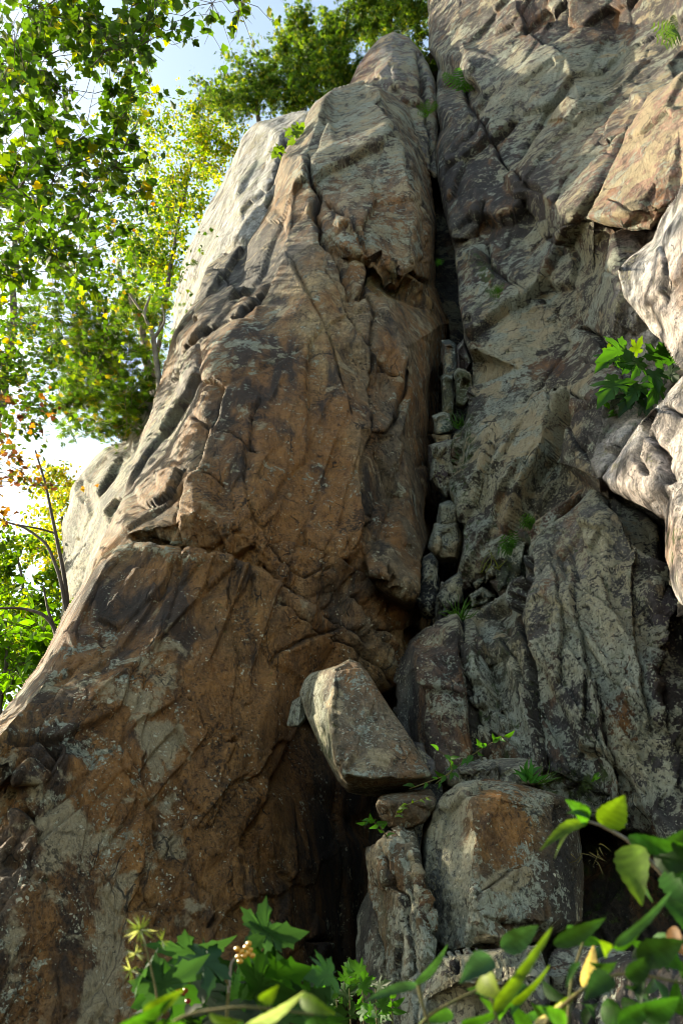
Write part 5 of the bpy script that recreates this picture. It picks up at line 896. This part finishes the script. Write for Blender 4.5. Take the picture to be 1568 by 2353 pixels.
for k in range(46):
    u = rngm.uniform(715, 880); v = rngm.uniform(2215, 2350) + abs(u - 800) * .2; a = rngm.uniform(-2.6, .6); l = rngm.uniform(26, 46); Y = rngm.uniform(2.6, 3.4)
    maple_leaf(mid, P(u, v, Y), P(u + l * math.cos(a), v + l * math.sin(a), Y - .06), px(l * .9, Y, v), np.array(GD if rngm.random() < .5 else G) * rngm.uniform(.8, 1.5), rngm.uniform(-.5, .5))
for k in range(5): u = 740 + 30 * k; stem(mid, [(u, 2500, 3.0), (u + 6, 2380, 3.0), (u + 2, 2270, 3.0)], .003, .0015)
sd = plant('ground_seedling', 'small upright seedling beside the foot of the split slab', (905, 2420, 2.9))
stem(sd, [(905, 2400, 2.9), (900, 2330, 2.9), (898, 2290, 2.9)], .003, .002)
for (a, b_) in [((900, 2310), (930, 2290)), ((900, 2310), (870, 2295)), ((899, 2295), (905, 2262)), ((899, 2320), (935, 2325)), ((899, 2325), (868, 2330))]: strip_leaf('leaf', sd, P(*a, 2.9), P(*b_, 2.87), px(17, 2.9, 2300), GB, roll=.3, n=5)
# arching stem with oval leaves at the right
rs = plant('leafy_plant', 'arching red brown stem with broad veined oval leaves at the lower right', (1640, 2250, 1.0))
stem(rs, [(1640, 2200, 1.08), (1568, 2072, 1.05), (1505, 1990, 1.02), (1443, 1930, 1.0), (1383, 1897, 1.0), (1346, 1886, 1.0)], .0026, .0015, DEADWOOD)
RL = [(1348, 1888, 1296, 1836, 44, GB, .4), (1352, 1884, 1300, 1868, 26, GD, .8), (1383, 1896, 1434, 1826, 74, GY, .25), (1346, 1890, 1238, 1956, 34, GY, .5), (1352, 1892, 1272, 1975, 16, GY, 1.0), (1440, 1924, 1575, 1938, 52, G, .5), (1448, 1940, 1474, 2082, 84, GY, .15), (1470, 1950, 1500, 2075, 30, GB, .9), (1500, 1945, 1600, 1990, 80, GD, .3), (1540, 1990, 1600, 2090, 90, G, .2), (1530, 1960, 1580, 1900, 60, GD, .3), (1545, 2060, 1590, 2160, 70, G, -.3)]
for (u0, v0, u1, v1, w, c, rl) in RL: strip_leaf('leaf', rs, P(u0, v0, 1.0), P(u1, v1, .97), px(w, 1.0, v0), c, roll=rl, bend=.14, n=26, fine=True)
rb = plant('leafy_shoots', 'tangle of bright blade like shoots and stems near the lens at the bottom right', (1250, 2600, .9))
RB = [(1135, 2322, 1268, 2128, 34, GY, .1, 'blade'), (1176, 2306, 1262, 2216, 20, GY, .4, 'blade'), (1150, 2340, 1100, 2290, 26, GB, .3, 'ovate'), (960, 2262, 835, 2302, 26, GT, .3, 'ovate'), (950, 2262, 1028, 2168, 24, GT, .5, 'ovate'), (1412, 2172, 1541, 2046, 26, GT, .3, 'blade'), (1410, 2180, 1480, 2110, 26, GB, .7, 'blade'), (1270, 2170, 1390, 2108, 42, GD, .2, 'ovate'), (1300, 2130, 1385, 2165, 46, GB, .6, 'ovate'), (1150, 2178, 1236, 2125, 56, GT, .2, 'ovate'), (1130, 2200, 1054, 2260, 60, GT, .3, 'ovate'),
      (1105, 2240, 1150, 2295, 60, (.20, .26, .03), .2, 'ovate'), (1060, 2352, 1180, 2300, 26, GB, .5, 'blade'), (1230, 2352, 1290, 2300, 20, (.5, .42, .36), .3, 'blade'), (1340, 2270, 1362, 2168, 40, (.36, .27, .18), .3, 'ovate'), (1395, 2190, 1375, 2160, 34, GY, .4, 'ovate'), (1400, 2240, 1340, 2300, 60, GD, .2, 'ovate'), (1460, 2200, 1570, 2160, 70, GD, .2, 'ovate'), (1500, 2150, 1568, 2230, 70, G, .3, 'ovate'), (1380, 2310, 1450, 2352, 60, GB, .2, 'ovate'), (1480, 2330, 1560, 2290, 60, G, .4, 'ovate'), (1300, 2352, 1230, 2310, 40, GB, .2, 'ovate'), (1540, 2130, 1575, 2200, 40, (.18, .08, .03), .3, 'ovate'), (1270, 2330, 1320, 2280, 30, GY, .2, 'ovate'), (1040, 2330, 960, 2352, 36, GB, .3, 'ovate'), (1330, 2210, 1300, 2270, 20, GB, .5, 'ovate'), (1440, 2250, 1500, 2190, 50, GD, .2, 'ovate'), (1420, 2352, 1500, 2300, 50, G, .2, 'ovate')]
for i, (u0, v0, u1, v1, w, c, rl, kd) in enumerate(RB):
    Y = .85 + .06 * (i % 5); strip_leaf('leaf', rb, P(u0, v0, Y), P(u1, v1, Y - .02), px(w, Y, v0), c, roll=rl, kind=kd, n=20, fine=True)
rngq = np.random.default_rng(22)
for k in range(40):
    u = rngq.uniform(1040, 1600); v = rngq.uniform(2170, 2400) + max(0, 1330 - u) * .5; a = rngq.uniform(0, 6.28); l = rngq.uniform(45, 90); Y = rngq.uniform(1.0, 1.5)
    strip_leaf('leaf', rb, P(u, v, Y), P(u + l * math.cos(a), v + l * math.sin(a), Y - .04), px(l * .5, Y, v), np.array((GD, G, GB, GD)[k % 4]) * rngq.uniform(.4, 1.0), roll=rngq.uniform(-.9, .9), n=16, fine=True)
for pts in ([(1210, 2400, .95), (1290, 2310, .93), (1360, 2255, .92), (1440, 2232, .93), (1600, 2265, .95)], [(930, 2400, 1.0), (985, 2330, 1.0), (1060, 2290, 1.0), (1150, 2250, 1.0)], [(960, 2262, 1.0), (970, 2310, 1.0), (1000, 2400, 1.0)], [(1160, 2400, .95), (1135, 2322, .95), (1120, 2260, .95)], [(1300, 2400, 1.0), (1310, 2250, 1.0), (1340, 2160, 1.0)]): stem(rb, pts, .0022, .0012)
print('plants', time.time() - T0)
print('script', time.time() - T0)
